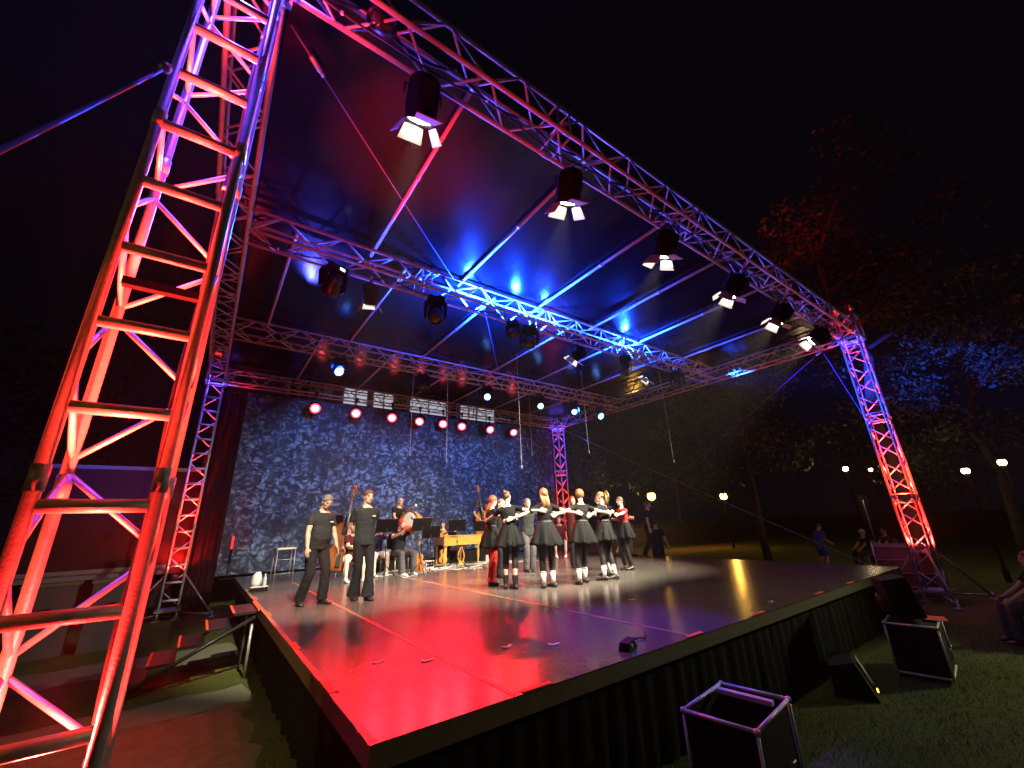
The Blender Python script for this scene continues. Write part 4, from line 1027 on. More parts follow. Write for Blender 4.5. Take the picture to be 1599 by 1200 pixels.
    if top:
        t = MB(); low = -.09 if top != 'dress' else .0
        lo = .018 if not fem else .009
        secs = [tsec(-.1 if not fem else -.03, T[1][1], T[1][2], lo)] + [tsec(q[0], q[1], q[2], lo) for q in T[1 if not fem else 2:7]] + [tsec(.5, T[7][1] * .92, T[7][2], .013)]
        t.loft(secs, 22, False)
        sl = {'tee': .62, 'dress': .5, 'long': 1., 'none': .2}[top]
        for Sd, E, Wd in ((Sl, El, Wl), (Sr, Er, Wr)):
            t.ball(Sd, ar[0] + .009, 12, 8); t.poly([(Nk - u * .05).lerp(Sd, .25), (Nk - u * .05).lerp(Sd, .6) + u * .01, Sd], [.05, .053, ar[0] + .006], 12)
            if sl < 1:
                e = Sd.lerp(E, sl); t.poly([Sd.lerp(E, -.05), Sd.lerp(E, sl * .5), e], [ar[0] + .008, ar[0] + .011, ar[0] + .015], 14)
            else:
                t.poly([Sd, Sd.lerp(E, .5), E], [ar[0] + .014, ar[0] + .014, ar[1] + .014], 12); t.ball(E, ar[1] + .014, 10, 8); t.poly([E, E.lerp(Wd, .92)], [ar[1] + .014, ar[2] + .016], 12)
        put('shirt', remesh(t, 'shirt', .01, [M[topm]], 2, fold), root)
        if logo:
            c = P + u * .36; q = MB(); a_ = sy * (T[5][2] * g + lo + .012); o_ = c + a_ - sx * .085
            q.box((0, 0, 0), (.06, .006, .016), Matrix((sx, sy, sx.cross(sy))).transposed()); put('chest_print', q.mesh('chest_print'), root, o_).data.materials.append(M['paper'])
    def legwear(nm, m_, prof, upto=1., rise=.07, vx=.01, fd=fold):
        t = MB()
        t.ball(P - V((0, 0, .09)), (.1, .1, .06), 14, 8); t.loft([tsec(-.1, T[0][1], T[0][2], .024)] + [tsec(q[0], q[1], q[2], .012) for q in T[1:2]] + [tsec(rise, T[2][1], T[2][2], .01)], 20, False)
        for Hp, K, A in ((Pl, Kl, Al), (Pr, Kr, Ar)):
            kn = K
            pts = [Hp, Hp.lerp(K, .5), K]; rr = [lr[0] + prof[0], lr[1] + prof[1], lr[2] + prof[2]]
            if upto <= 1: pts = [Hp, Hp.lerp(K, upto * .5), Hp.lerp(K, upto)]
            t.poly(pts, rr, 16)
            if upto > 1:
                t.ball(K, rr[2] * .98, 12, 8); w = upto - 1; t.poly([K, K.lerp(A, w * .5), K.lerp(A, w)], [lr[2] + prof[2], lr[3] + prof[3], lr[4] + prof[4]], 16)
        put(nm, remesh(t, nm, vx, [M[m_]], 2, fd), root)
    if bot == 'pants': legwear('trousers', botm, (.012, .02, .022, .022, .045), 2.02)
    elif bot == 'boot': legwear('trousers', botm, (.01, .012, .014, .02, .075), 2.06)
    elif bot == 'shorts': legwear('shorts', botm, (.014, .026, .045), .92)
    elif bot == 'legging': legwear('leggings', 'leg', (.008, .008, .008, .008, .02), (1.4 if boots else 1.62) if calf else 1.95, .05, .009, None)
    elif bot == 'redlegs': legwear('trousers', 'redp', (.01, .014, .02, .024, .055), 2.03)
    if bot in ('legging', 'redlegs'): # flared dance skirt
        t = MB(); n = 72; fl_ = .4; rows = 8; rad = random.Random(int(x * 100))
        ph = rad.uniform(0, 6); fk = rad.uniform(.75, 1.1); sw = rad.uniform(-.03, .03)
        vs = []; fs = []
        for side in (0, 1):
            for j in range(rows + 1):
                w = j / rows; zt = .17 - fl_ * w - .0
                for i in range(n):
                    a = 2 * PI * i / n; k = .13 + .02 * side * -1
                    rx = (T[3][1] + .016) + (.155 * fk * w ** .8); ry = (T[3][2] + .016) + (.165 * fk * w ** .8)
                    wob = 1 + w * (.1 * math.sin(a * 8 + ph) + .06 * math.sin(a * 3 + ph * 2) + .04 * math.sin(a * 17 + ph * 3))
                    rx = rx * wob - .006 * side; ry = ry * wob - .006 * side
                    vs.append(P + u * .18 * (1 - w) + V((0, 0, 1)) * (zt - .18 * (1 - w) + .18 * 0) + V((math.cos(a) * rx + sw * w, math.sin(a) * ry - sw * w * .5, .016 * w * math.sin(a * 8 + ph) + .02 * w * math.sin(a + ph))) + hx * 0)
        o2 = (rows + 1) * n
        for j in range(rows):
            for i in range(n):
                a_, b_ = j * n + i, j * n + (i + 1) % n
                fs.append((a_, a_ + n, b_ + n, b_)); fs.append((o2 + a_, o2 + b_, o2 + b_ + n, o2 + a_ + n))
        for i in range(n):
            a_, b_ = rows * n + i, rows * n + (i + 1) % n; fs.append((a_, o2 + a_, o2 + b_, b_)); fs.append((i, (i + 1) % n, o2 + (i + 1) % n, o2 + i))
        t.add(vs, fs, True); t.build('skirt', M['skirtm'], root)
        t = MB(); t.loft([tsec(.14, T[3][1], T[3][2], .018), tsec(.2, T[3][1], T[3][2], .02)], 24, False); t.build('sash', M['leg'], root)
        rb = MB()
        for q in (-1, 1):
            p0 = P + u * .15 - V((0, 1, 0)) * (T[3][2] + .03); rb.add([p0 + hx * (q * .005 - .012), p0 + hx * (q * .005 + .012), p0 + hx * (q * .05 + .016) - V((0, .1, .3)), p0 + hx * (q * .05 - .016) - V((0, .1, .3))], [(0, 1, 2, 3)])
        o = rb.build('ribbon', M['skirtm'], root); sm_ = o.modifiers.new('t', 'SOLIDIFY'); sm_.thickness = .004
    for K, A, yw, pt in ((Kl, Al, fyaw[0], fpitch[0]), (Kr, Ar, fyaw[1], fpitch[1])):
        t = MB(); f, fx_, uu, b_ = foot(t, A, yw, .007, pt)
        if boots: t.poly([A, A.lerp(K, .36)], [lr[4] + .012, lr[3] + .01], 12)
        elif shoes == 'shoew': t.poly([A - uu * .03, A + uu * .01], [lr[4] + .008, lr[4] + .009], 12)
        so = remesh(t, 'shoe', .009, [M[shoes]], 2); so_ = put('shoe', so, root)
        h = MB(); h.box(b_ + uu * -.002 - f * .035, (.06, .055, .02), Matrix((fx_, f, uu)).transposed()); h.build('heel', M['shoe' if shoes == 'shoe' else 'paper'], so_)
        if socks:
            t = MB(); t.poly([A - uu * .02, A.lerp(K, .2), A.lerp(K, .46)], [lr[4] + .008, lr[4] + .009, lr[3] + .003], 14); t.build('sock', M['sock'], root)
    # ---- hair
    if hair and hair != 'bald':
        t = MB(); n = 28; rows = 12; off = {'short': .006, 'bun': .003, 'long': .008, 'pony': .004, 'bob': .014, 'thick': .012}[hair]
        cc = Hc + (Hu * .02 - Hf * .008) * hs; rx, ry, rz_ = (.08 + off) * hs, (.098 + off) * hs, (.1 + off) * hs
        vs = []; fs = []; rd = random.Random(int(x * 991 + y * 77))
        jit = [rd.uniform(-1, 1) for _ in range(n)]
        for sh in (0, 1):
            for j in range(rows + 1):
                for i in range(n):
                    a = 2 * PI * i / n  # 0 = right, 90deg = front
                    fr_ = math.sin(a)
                    lim = {'short': (64, 100, 124), 'thick': (62, 106, 128), 'bun': (60, 100, 125), 'pony': (58, 104, 125), 'long': (56, 118, 150), 'bob': (56, 128, 138)}[hair]
                    mx_ = lim[1] + (lim[0] - lim[1]) * max(0, fr_) ** 1.3 + (lim[2] - lim[1]) * max(0, -fr_) + jit[i] * 3
                    th = R_(mx_) * j / rows; k = 1 - .12 * sh; wv = 1 + .018 * math.sin(a * 7 + j * .8) * (1 - sh)
                    vs.append(cc + (1 + rd.uniform(-.025, .025) * (j > 0)) * (Hx * (math.sin(th) * math.cos(a) * rx) + Hf * (math.sin(th) * math.sin(a) * ry) + Hu * (math.cos(th) * rz_)) * k * wv)
        o2 = (rows + 1) * n
        for j in range(rows):
            for i in range(n):
                a_, b_ = j * n + i, j * n + (i + 1) % n
                fs.append((a_, b_, b_ + n, a_ + n)); fs.append((o2 + a_, o2 + a_ + n, o2 + b_ + n, o2 + b_))
        for i in range(n): fs.append((rows * n + i, rows * n + (i + 1) % n, o2 + rows * n + (i + 1) % n, o2 + rows * n + i))
        t.add(vs, fs, True)
        bk_ = lambda b_, c_: C(0, b_, c_)
        if hair == 'bun': t.ball(bk_(-.085, .085), (.045, .042, .042), 12, 8, ax3); t.ball(bk_(-.1, .11), (.03, .03, .028), 10, 8, ax3)
        if hair == 'pony':
            for q in range(7): 
                e = V([rd.gauss(0, .018) for _ in range(3)])
                t.poly([bk_(-.085, .07), bk_(-.135, .055) + e, bk_(-.155, -.05) + e * 1.5, bk_(-.135, -.2) + e * 2], [.014, .022, .02, .005], 8)
        if hair == 'long':
            for q in range(19):
                a = (q - 9) / 9; e = V([rd.gauss(0, .016) for _ in range(3)]); ln = -.3 - rd.uniform(0, .06) + abs(a) * .05
                t.poly([C(a * .07, -.055 + abs(a) * .03, .03), C(a * .08, -.085 + abs(a) * .03, -.07), C(a * .078, -.11, -.18) + e, C(a * .06, -.115, ln) + e], [.018, .018, .014, .004], 8)
        t.build('hair', M[hairm], root)
    return root

RT_ = V((.81, -.585, 0)); FW = V((.57, .82, 0))
def tow(x, y): return V((-x, -y, 0)).normalized()
# the two men on the near side
f1 = (tow(1.59, 7.76) * .62 + RT_ * .78)
person('older grey haired man in dark tee shirt looking down, arms hanging', 1.59, 7.76, DK, f1, 1.75, pz=.92, lean=(7, 0), hl=(-.24, .2, .84), hr=(.3, .16, .84), el=(-.5, -1, 0), er=(.7, -.8, 0), thl=(.4, .9, .1), thr=(-.3, .9, .1),
       fl=(-.12, .1, .08), fr=(.13, -.12, .085), fyaw=(-.25, .3), head=(-8, 22, 0), top='tee', topm='tee', botm='pants', hairm='h_grey', belly=.05, fat=1.1, logo=True)
f2 = (tow(2.31, 7.61) * .9 + RT_ * .45)
person('slim man in dark tee shirt and flared trousers, hands clasped behind his back', 2.31, 7.61, DK, f2, 1.8, pz=.935, lean=(0, 0), hl=(-.03, -.2, 1.0), hr=(.03, -.19, .97), el=(-1, -.4, 0), er=(1, -.4, 0), thl=(0, -.2, 1), thr=(0, -.2, 1),
       fl=(-.075, .12, .08), fr=(.07, -.1, .085), fyaw=(-.1, .15), head=(4, 10, 0), top='tee', topm='tee', bot='boot', botm='pants', hairm='h_brown', fat=.97, logo=True)

# dancers in the ring
C0 = V((6.0, 7.1, 0))
def back(p, k=.16, h=1.13): # a point on a neighbour's back, on the outside of the ring
    p = V((*p, 0)); o = (p - C0).normalized(); return p + o * k + V((0, 0, DK + h))
pr, pbn, pm, pb, pp, pd = (4.66, 7.2), (4.67, 6.54), (5.18, 6.12), (5.93, 5.94), (6.62, 5.98), (7.12, 6.45)
ppale, pmid, pfar, pX, prd = (5.45, 8.05), (6.53, 8.42), (7.75, 8.05), (8.0, 7.2), (8.15, 6.75)
def inward(p): return (C0 - V((*p, 0))).normalized()
GD = 'dancers linked in a ring'
def dancer(label, p, left, right, **k):
    o = (V((*p, 0)) - C0).normalized()
    kw = dict(fem=True, pz=.95, lean=(3, 0), topm='teeb', bot='legging', calf=True, socks=True, worldhands=True, el=(-.6, -.3, -1), er=(.6, -.3, -1), group=GD, fl=(-.09, 0, .08), fr=(.09, .02, .08), skin='skin2', thl=(.3, .2, 1), thr=(-.3, .2, 1))
    kw.update(k)
    face = kw.pop('face', inward(p))
    return person(label, *p, DK, face, hl=left, hr=right, **kw)
dancer('red haired dancer in dark skirt over red legs, leftmost of the ring', pr, back(ppale, .1), back(pbn, .17, 1.12), face=V((.85, -.1, 0)), H=1.68, hair='long', hairm='h_red', bot='redlegs', socks=False, lean=(3, 0), head=(10, 5, 0), fl=(-.1, .05, .08), fr=(.08, -.05, .08))
dancer('dancer with brown hair bun and black boots, back to the viewer', pbn, back(pr, .13, 1.16), back(pm, .16, 1.3), face=V((.5, .75, 0)), H=1.72, hair='bun', hairm='h_brown', socks=False, boots=True, lean=(3, -5), head=(-25, 0, 0), fl=(-.12, .06, .08), fr=(.05, -.06, .08), fyaw=(.1, -.5))
dancer('dancer with long blonde hair and white socks, in the middle of the ring', pm, back(pbn, .17, 1.14), back(pb, .17, 1.2), face=V((.3, .9, 0)), H=1.74, hair='long', hairm='h_blond', head=(5, -3, 4), fl=(-.1, 0, .08), fr=(.1, .03, .08), fyaw=(.4, -.35))
dancer('dancer with short golden hair and wide dark skirt, right of centre', pb, back(pm, .17, 1.16), back(pp, .17, 1.22), face=V((.2, .95, 0)), H=1.72, hair='bob', hairm='h_blond', head=(-18, 3, -4), lean=(4, 5), fl=(-.16, -.02, .08), fr=(.04, .1, .08), fyaw=(.1, -.6))
dancer('dancer with blond ponytail turned sideways, white socks, rightmost foreground', pp, back(pb, .17, 1.14), back(pd, .16, 1.2), face=V((-.3, .95, 0)), H=1.7, hair='pony', hairm='h_blond', head=(12, 0, 0), lean=(6, 10), fl=(-.2, .02, .08), fr=(.02, -.12, .08), fyaw=(-.3, -.8))
dancer('black haired dancer half hidden behind the ponytailed one', pd, back(pp, .15, 1.2), back(prd, .1, 1.2), face=V((-.85, .5, 0)), H=1.66, hair='thick', hairm='h_black', lean=(3, 0))
kwm = dict(fem=False, bot='pants', socks=False, calf=False, pz=.93)
dancer('bald pale headed dancer behind the red haired one', ppale, back(pmid), back(pr), face=V((.3, -.9, 0)), H=1.68, hair='short', hairm='h_grey', **kwm)
dancer('dancing man in grey tee and trousers facing the viewer across the ring', pmid, back(pfar), back(ppale), face=V((-.2, -.98, 0)), H=1.72, topm='tee', botm='greyp', hair='short', hairm='h_grey', **kwm)
dancer('dancing man with fair face partly hidden behind the golden haired woman', pfar, back(pX), back(pmid), face=V((-.5, -.8, 0)), H=1.75, hair='short', hairm='h_red', topm='maroon', botm='pants', **kwm)
dancer('pale faced man seen between the golden and the black haired dancers', pX, back(prd), back(pfar), face=V((-.8, -.5, 0)), H=1.75, hair='short', hairm='h_brown', **kwm)
dancer('dancer in bright red top behind the ponytailed woman', prd, back(pd), back(pX), face=V((-.9, .1, 0)), H=1.66, hair='short', hairm='h_brown', topm='redp', **{**kwm, 'bot': 'legging', 'fem': True})
# leaving on the right
person('man in dark tee and shorts stepping off at the far stage corner', 11.05, 9.2, DK, V((.85, -.4, 0)), 1.78, pz=.92, lean=(4, 0), hl=(-.24, .05, .87), hr=(.3, .14, .9), fl=(-.1, -.26, .12), fr=(.1, .16, .08), fpitch=(.5, 0), top='tee', topm='navy', bot='shorts', botm='pants', hairm='h_brown', head=(15, 5, 0), group='people leaving at the far side')
person('man in black walking off beneath the amber lamp', 11.25, 8.35, DK, V((.4, -.9, 0)), 1.66, pz=.92, lean=(3, 0), hl=(-.26, .03, .85), hr=(.3, .08, .86), fl=(-.1, .14, .08), fr=(.12, -.22, .1), fpitch=(0, .35), topm='teeb', botm='pants', hairm='h_brown', group='people leaving at the far side', logo=True)
person('person following in black half hidden behind the man in black', 11.9, 8.6, .25, V((.7, .5, 0)), 1.75, pz=.92, hl=(-.24, .05, .8), hr=(.36, .02, .8), topm='teeb', botm='pants', hairm='h_black', group='people leaving at the far side')

# ------------------------------------------------------------------ instruments and band
FO = [(0, .0), (.012, .2), (.06, .36), (.15, .47), (.26, .5), (.36, .45), (.43, .36), (.47, .31), (.52, .285), (.57, .285), (.61, .31), (.66, .345), (.74, .38), (.83, .37), (.91, .3), (.965, .19), (.99, .08), (1, .0)]
def fiddle(name, label, cat, L, depth, m, loc, quat, neck, pin=0., group=None):
    r = thing(name, label, cat, loc, group=group); r.rotation_mode = 'QUATERNION'; r.rotation_quaternion = quat
    W_ = L * .6
    b = MB(); n = len(FO); vs = []
    for (z, h) in ((depth / 2, 0), (-depth / 2, 0)):
        for sg in (1, -1): pass
    ol = [V((w * W_, t * L)) for t, w in FO] + [V((-w * W_, t * L)) for t, w in reversed(FO[1:-1])]
    k = len(ol); cen = V((0, L * .48))
    rings = [(.0, depth * .5 + L * .035), (.6, depth * .5 + L * .03), (.93, depth * .5 + L * .006), (1.03, depth * .5), (1.03, depth * .5 - L * .008), (.97, depth * .5 - L * .012), (.97, -depth * .5 + L * .012), (1.03, -depth * .5 + L * .008), (1.03, -depth * .5), (.93, -depth * .5 - L * .006), (.6, -depth * .5 - L * .03), (0, -depth * .5 - L * .035)]
    for sc, y in rings:
        for p in ol: q = cen + (p - cen) * max(sc, .001); vs.append((q.x, -y, q.y))
    fs = []
    for j in range(len(rings) - 1):
        for i in range(k): fs.append((j * k + i, j * k + (i + 1) % k, (j + 1) * k + (i + 1) % k, (j + 1) * k + i))
    b.add(vs, fs, True); b.build('body', m, r)
    nk = MB(); nk.loft([(V((0, -depth * .5 - L * .03, L * .72)), V((1, 0, 0)), V((0, 1, 0)), L * .055, L * .02), (V((0, -depth * .5 - L * .045, L * .95)), V((1, 0, 0)), V((0, 1, 0)), L * .045, L * .03), (V((0, -depth * .5, L * (1 + neck))), V((1, 0, 0)), V((0, 1, 0)), L * .034, L * .025)], 10); nk.build('neck', M['ebony'], r)
    s = MB(); s.box((0, -depth * .5, L * (1.06 + neck)), (L * .055, L * .07, L * .16), None, .8); s.lathe([(.001, -L * .04), (L * .05, -L * .035), (L * .05, L * .035), (.001, L * .04)], (0, -depth * .5, L * (1.16 + neck)), (1, 0, 0), 12)
    for q in (-1, 1):
        for z in (1.03, 1.09): s.tube((0, -depth * .5, L * (z + neck)), (q * L * .09, -depth * .5, L * (z + neck)), L * .012, 6)
    s.build('scroll', m, r)
    t = MB(); t.box((0, -depth * .5 - L * .06, L * .2), (L * .09, L * .015, L * .26), None, .8); t.build('tailpiece', M['ebony'], r)
    t = MB(); t.box((0, -depth * .5 - L * .065, L * .42), (L * .16, L * .012, L * .1), Matrix.Rotation(PI / 2, 3, 'X')); t.build('bridge', M['wood2'], r)
    st_ = MB()
    for q in (-1.5, -.5, .5, 1.5): st_.tube((q * L * .02, -depth * .5 - L * .075, L * .32), (q * L * .012, -depth * .5 - L * .045, L * (1 + neck)), max(L * .0022, .0009), 5)
    st_.build('strings', M['steel'], r)
    if pin: MB().tube((0, 0, 0), (0, 0, -pin), .008, 6).build('end_pin', M['steel'], r)
    return r
def orient(up, front): # local +Z to up, local -Y to front
    z = V(up).normalized(); y = -V(front); y = (y - z * y.dot(z)).normalized(); x = y.cross(z)
    return Matrix((x, y, z)).transposed().to_quaternion()
fiddle('double_bass', 'brown double bass leaning behind the two men at the near side', 'double bass', 1.1, .19, M['wood'], (2.72, 10.9, DK + .2), orient((.17, .12, 1), (-.35, -.9, .1)), .62, .19, 'double basses')
fiddle('double_bass', 'orange double bass held by the standing player at the back', 'double bass', 1.08, .19, M['violin'], (8.05, 12.75, DK + .5), orient((-.1, .12, 1), (-.45, -.9, .1)), .62, .19, 'double basses')
fiddle('small_cello', 'orange violin shaped instrument standing upright beside a music stand', 'violin', .42, .06, M['violin'], (4.55, 10.35, DK + .06), orient((0, .06, 1), (-.3, -.95, .1)), .5, .05)
fiddle('hanging_violin', 'golden violin hanging from the front of the dulcimer', 'violin', .38, .045, M['wood2'], (5.62, 11.2, DK + .12), orient((.1, .05, 1), (-.5, -.85, 0)), .5, .0)

def chair(label, x, y, face, z=DK):
    r = thing('chair', label, 'chair', (x, y, z), math.atan2(-face[0], face[1]), 'black chairs of the band')
    MB().box((0, 0, .44), (.42, .42, .04)).build('seat', M['black'], r); MB().box((0, -.2, .72), (.4, .025, .26), Matrix.Rotation(.12, 3, 'X')).build('backrest', M['black'], r)
    for sx in (-1, 1):
        MB().tube((sx * .19, .18, .43), (sx * .2, .2, 0), .012, 6).build('leg', M['steel'], r); MB().tube((sx * .19, -.22, .8), (sx * .2, -.22, 0), .012, 6).build('leg', M['steel'], r)
    return r
def seated(label, x, y, face, H=1.75, **k):
    z0 = DK
    kw = dict(pz=.52, poff=(0, -.02), fl=(-.16, .44, .08), fr=(.16, .42, .08), kl=(-.15, .4, 1), kr=(.15, .4, 1), lean=(4, 0), group='seated band members')
    kw.update(k)
    return person(label, x, y, z0, face, H, **kw)
GB = 'seated band members'
# seated player in maroon behind the slim man
fc = tow(3.0, 10.7) * .9 + RT_ * .2
chair('black chair under the player in maroon', 3.0, 10.75, fc); seated('seated player in maroon top and pale shorts, arms folded low', 3.0, 10.7, fc, 1.68, hl=(.12, .26, .78), hr=(-.1, .24, .74), el=(-1, .1, -.4), er=(1, .1, -.4), top='tee', topm='maroon', bot='shorts', botm='whitep', shoes='shoew', hair='short', hairm='h_brown', skin='skin2', fl=(-.2, .5, .08), fr=(.2, .46, .08))
fc = tow(3.75, 11.2) * .9 + RT_ * .3
chair('black chair under the violinist in navy', 3.75, 11.25, fc); seated('violinist in navy long sleeves bent over her music', 3.75, 11.2, fc, 1.66, fem=True, hl=(-.2, .42, 1.05), hr=(.22, .36, 1.0), el=(-.5, .1, -1), er=(1, .1, -.5), top='long', topm='navy', bot='shorts', botm='whitep', shoes='shoew', hair='long', hairm='h_black', head=(20, 20, 15), skin='skin2')
fc = tow(4.15, 10.75) * .75 + RT_ * .66
chair('black chair under the violinist in grey trousers', 4.15, 10.8, fc); seated('red bearded violinist in dark tee and grey trousers, playing', 4.15, 10.75, fc, 1.76, hl=(-.26, .5, 1.12), hr=(.28, .45, .98), el=(-.3, .2, -1), er=(1, .1, -.6), top='tee', topm='teeb', bot='pants', botm='greyp', shoes='shoew', hair='thick', hairm='h_red', beard=True, head=(18, 12, 16), skin='skin2')
def atlocal(x, y, z, face, p):
    rz = math.atan2(-face[0], face[1]); return Matrix.Rotation(rz, 3, 'Z') @ V(p) + V((x, y, z))
def held_violin(label, x, y, face, m=None, dz=0.):
    rz = math.atan2(-face[0], face[1]); Q = Matrix.Rotation(rz, 3, 'Z'); p0 = atlocal(x, y, DK, face, (-.02, .12, 1.1 + dz)); up = Q @ V((-.55, .8, -.03)); fr_ = Q @ V((.35, .1, .9))
    fiddle('violin', label, 'violin', .36, .04, m or M['violin'], p0, orient(up, fr_), .48)
    bw = thing('violin_bow', 'bow of the ' + label, 'bow', atlocal(x, y, DK, face, (.26, .42, 1.02)), group='violin bows'); d = Q @ V((-.62, -.02, .35)); n_ = d.normalized()
    MB().poly([V((0, 0, 0)), d * .5 + V((0, 0, .012)), d], [.006, .0045, .004], 6).build('stick', M['wood'], bw); o_ = V((0, 0, -.02)); MB().tube(o_, d + o_, .0025, 5).build('hair', M['paper'], bw); MB().box((0, 0, -.01), (.02, .02, .03)).build('frog', M['ebony'], bw)
held_violin('orange violin played by the red bearded man', 4.15, 10.75, fc)
held_violin('dark orange violin held by the player in navy', 3.75, 11.2, tow(3.75, 11.2) * .9 + RT_ * .3, M['wood'])
# guitarist behind the dulcimer
fc = tow(6.35, 12.7)
chair('black chair under the lute player behind the dulcimer', 6.35, 12.75, fc); seated('lute player in black seated behind the yellow dulcimer', 6.35, 12.7, fc, 1.72, hl=(-.42, .3, .98), hr=(.16, .26, .82), el=(-1, -.2, -.6), er=(1, -.1, -.2), top='long', topm='teeb', botm='pants', hair='short', hairm='h_black', head=(-5, 14, 0))
Q = Matrix.Rotation(math.atan2(-fc[0], fc[1]), 3, 'Z'); p0 = atlocal(6.35, 12.7, DK, fc, (.26, .26, .72)); upv = Q @ V((-.9, .1, .42)); frv = Q @ V((0, 1, .1))
fiddle('lute', 'long necked lute with pale fingerboard behind the dulcimer', 'lute', .46, .1, M['wood2'], p0, orient(upv, frv), .85)
# drummer
person('standing drummer with shaved head and dark tee behind a big drum', 4.68, 12.35, DK + .25, (tow(4.68, 12.3) * .6 + RT_ * .8), 1.76, pz=.93, lean=(3, 0), hl=(-.1, .42, 1.22), hr=(.34, .36, 1.02), el=(-1, -.2, -.6), er=(1, -.3, -.5), topm='teeb', botm='pants', hair='bald', hairm='h_brown', head=(8, 8, 0), logo=True, fat=1.05)
dr = thing('bass_drum', 'big drum with white skin and honey wood shell held before the standing drummer', 'drum', (4.98, 12.0, DK + 1.27))
dax = V((-.72, -.6, .18)).normalized(); L_ = .36; rd_ = .27
MB().lathe([(rd_, -L_ / 2), (rd_, L_ / 2)], (0, 0, 0), dax, 28).build('shell', M['wood2'], dr)
for sg in (-1, 1):
    MB().lathe([(rd_ - .004, sg * (L_ / 2 + .002)), (rd_ * .6, sg * (L_ / 2 + .008)), (0, sg * (L_ / 2 + .01))], (0, 0, 0), dax, 28).build('skin', M['drumskin'], dr)
    MB().lathe([(rd_ - .012, sg * L_ / 2 + .02), (rd_ + .014, sg * L_ / 2 + .02), (rd_ + .014, sg * L_ / 2 - .025), (rd_ + .003, sg * L_ / 2 - .025)], (0, 0, 0), dax, 28, True).build('hoop', M['wood'], dr)
xx, yy_, _ = frame(dax); rp = MB()
for i in range(20):
    a0, a1 = 2 * PI * i / 20, 2 * PI * (i + .5) / 20; a2 = 2 * PI * (i + 1) / 20
    p = lambda a, h: xx * math.cos(a) * (rd_ + .012) + yy_ * math.sin(a) * (rd_ + .012) + dax * h
    rp.tube(p(a0, -L_ / 2), p(a1, L_ / 2), .004, 5); rp.tube(p(a1, L_ / 2), p(a2, -L_ / 2), .004, 5)
rp.build('rope', M['rope'], dr)
bt_ = thing('drum_beater', 'padded beater in the drummer\'s hand above the big drum', 'beater', (4.72, 11.95, DK + 1.55)); MB().tube((0, 0, 0), (.3, -.05, .16), .01, 8).build('stick', M['wood'], bt_); MB().ball((.33, -.055, .176), .045, 12, 8).build('head', M['paper'], bt_)
# bass player
person('standing bass player with shaved head, dark tee and blue jeans', 7.85, 13.0, DK + .3, (tow(7.9, 13) * .7 + RT_ * .7), 1.75, pz=.93, lean=(3, 0), hl=(-.06, .4, 1.45), hr=(.24, .34, 1.0), el=(-1, 0, -.4), er=(1, -.2, -.3), topm='navy', botm='denim', hair='bald', hairm='h_brown', head=(5, 10, 0), logo=True)
# seated musician right, with guitar
fc = tow(9.9, 11)
chair('black chair under the guitarist in red light', 9.9, 11.05, fc); seated('seated guitarist with bare legs and pale shoes near the pink tower', 9.9, 11.0, fc, 1.72, hl=(-.36, .34, .9), hr=(.14, .28, .76), topm='maroon', bot='shorts', botm='pants', shoes='shoew', hair='short', hairm='h_brown')
fiddle('guitar', 'brown guitar resting upright by the guitarist near the pink tower', 'guitar', .5, .1, M['wood'], (10.15, 10.45, DK + .01), orient((-.25, .25, 1), (-.6, -.8, .1)), .7)

# cimbalom (hammered dulcimer table)
ci = thing('dulcimer_table', 'honey coloured concert dulcimer on turned legs', 'dulcimer', (6.42, 11.95, DK), .12)
hw1, hw2, hd_ = .68, .5, .42
b = MB(); b.add([(-hw1, -hd_, .58), (hw1, -hd_, .58), (hw2, hd_, .58), (-hw2, hd_, .58), (-hw1, -hd_, .8), (hw1, -hd_, .8), (hw2, hd_, .8), (-hw2, hd_, .8)], [(3, 2, 1, 0), (4, 5, 6, 7), (0, 1, 5, 4), (1, 2, 6, 5), (2, 3, 7, 6), (3, 0, 4, 7)]); b.build('case', M['wood2'], ci)
t = MB(); t.bbox((-hw1 - .02, -hd_ - .02, .56), (hw1 + .02, -hd_ + .02, .585)); t.bbox((-hw1 - .02, -hd_ - .018, .8), (hw1 + .02, -hd_ + .04, .825)); t.bbox((-hw2 - .02, hd_ - .03, .8), (hw2 + .02, hd_ + .02, .825)); t.build('moulding', M['wood2'], ci)
MB().box((0, 0, .803), (.9, .7, .004)).build('soundboard', M['wood'], ci)
s_ = MB()
for i in range(24): y = -.34 + i * .0295; w = .62 - (i / 24) * .16; s_.tube((-w, y, .822), (w, y, .822), .0016, 5)
s_.build('strings', M['steel'], ci)
for (x, y) in ((-.6, -.36), (.6, -.36), (.44, .36), (-.44, .36)):
    MB().lathe([(.025, 0), (.035, .03), (.022, .07), (.032, .18), (.042, .34), (.03, .42), (.045, .45), (.045, .48), (.03, .5), (.05, .53), (.05, .58)], (x, y, 0), n=14).build('leg', M['wood2'], ci)
ly = MB()
for sg in (-1, 1): ly.poly([(sg * .03, -.3, .56), (sg * .035, -.3, .45), (sg * .1, -.3, .32), (sg * .11, -.3, .2), (sg * .06, -.3, .1), (sg * .03, -.3, .04)], [.02, .018, .02, .022, .024, .02], 8)
ly.box((0, -.3, .05), (.2, .06, .07)); ly.tube((0, -.3, .1), (0, -.3, .5), .008, 6); ly.build('pedal_lyre', M['wood2'], ci)

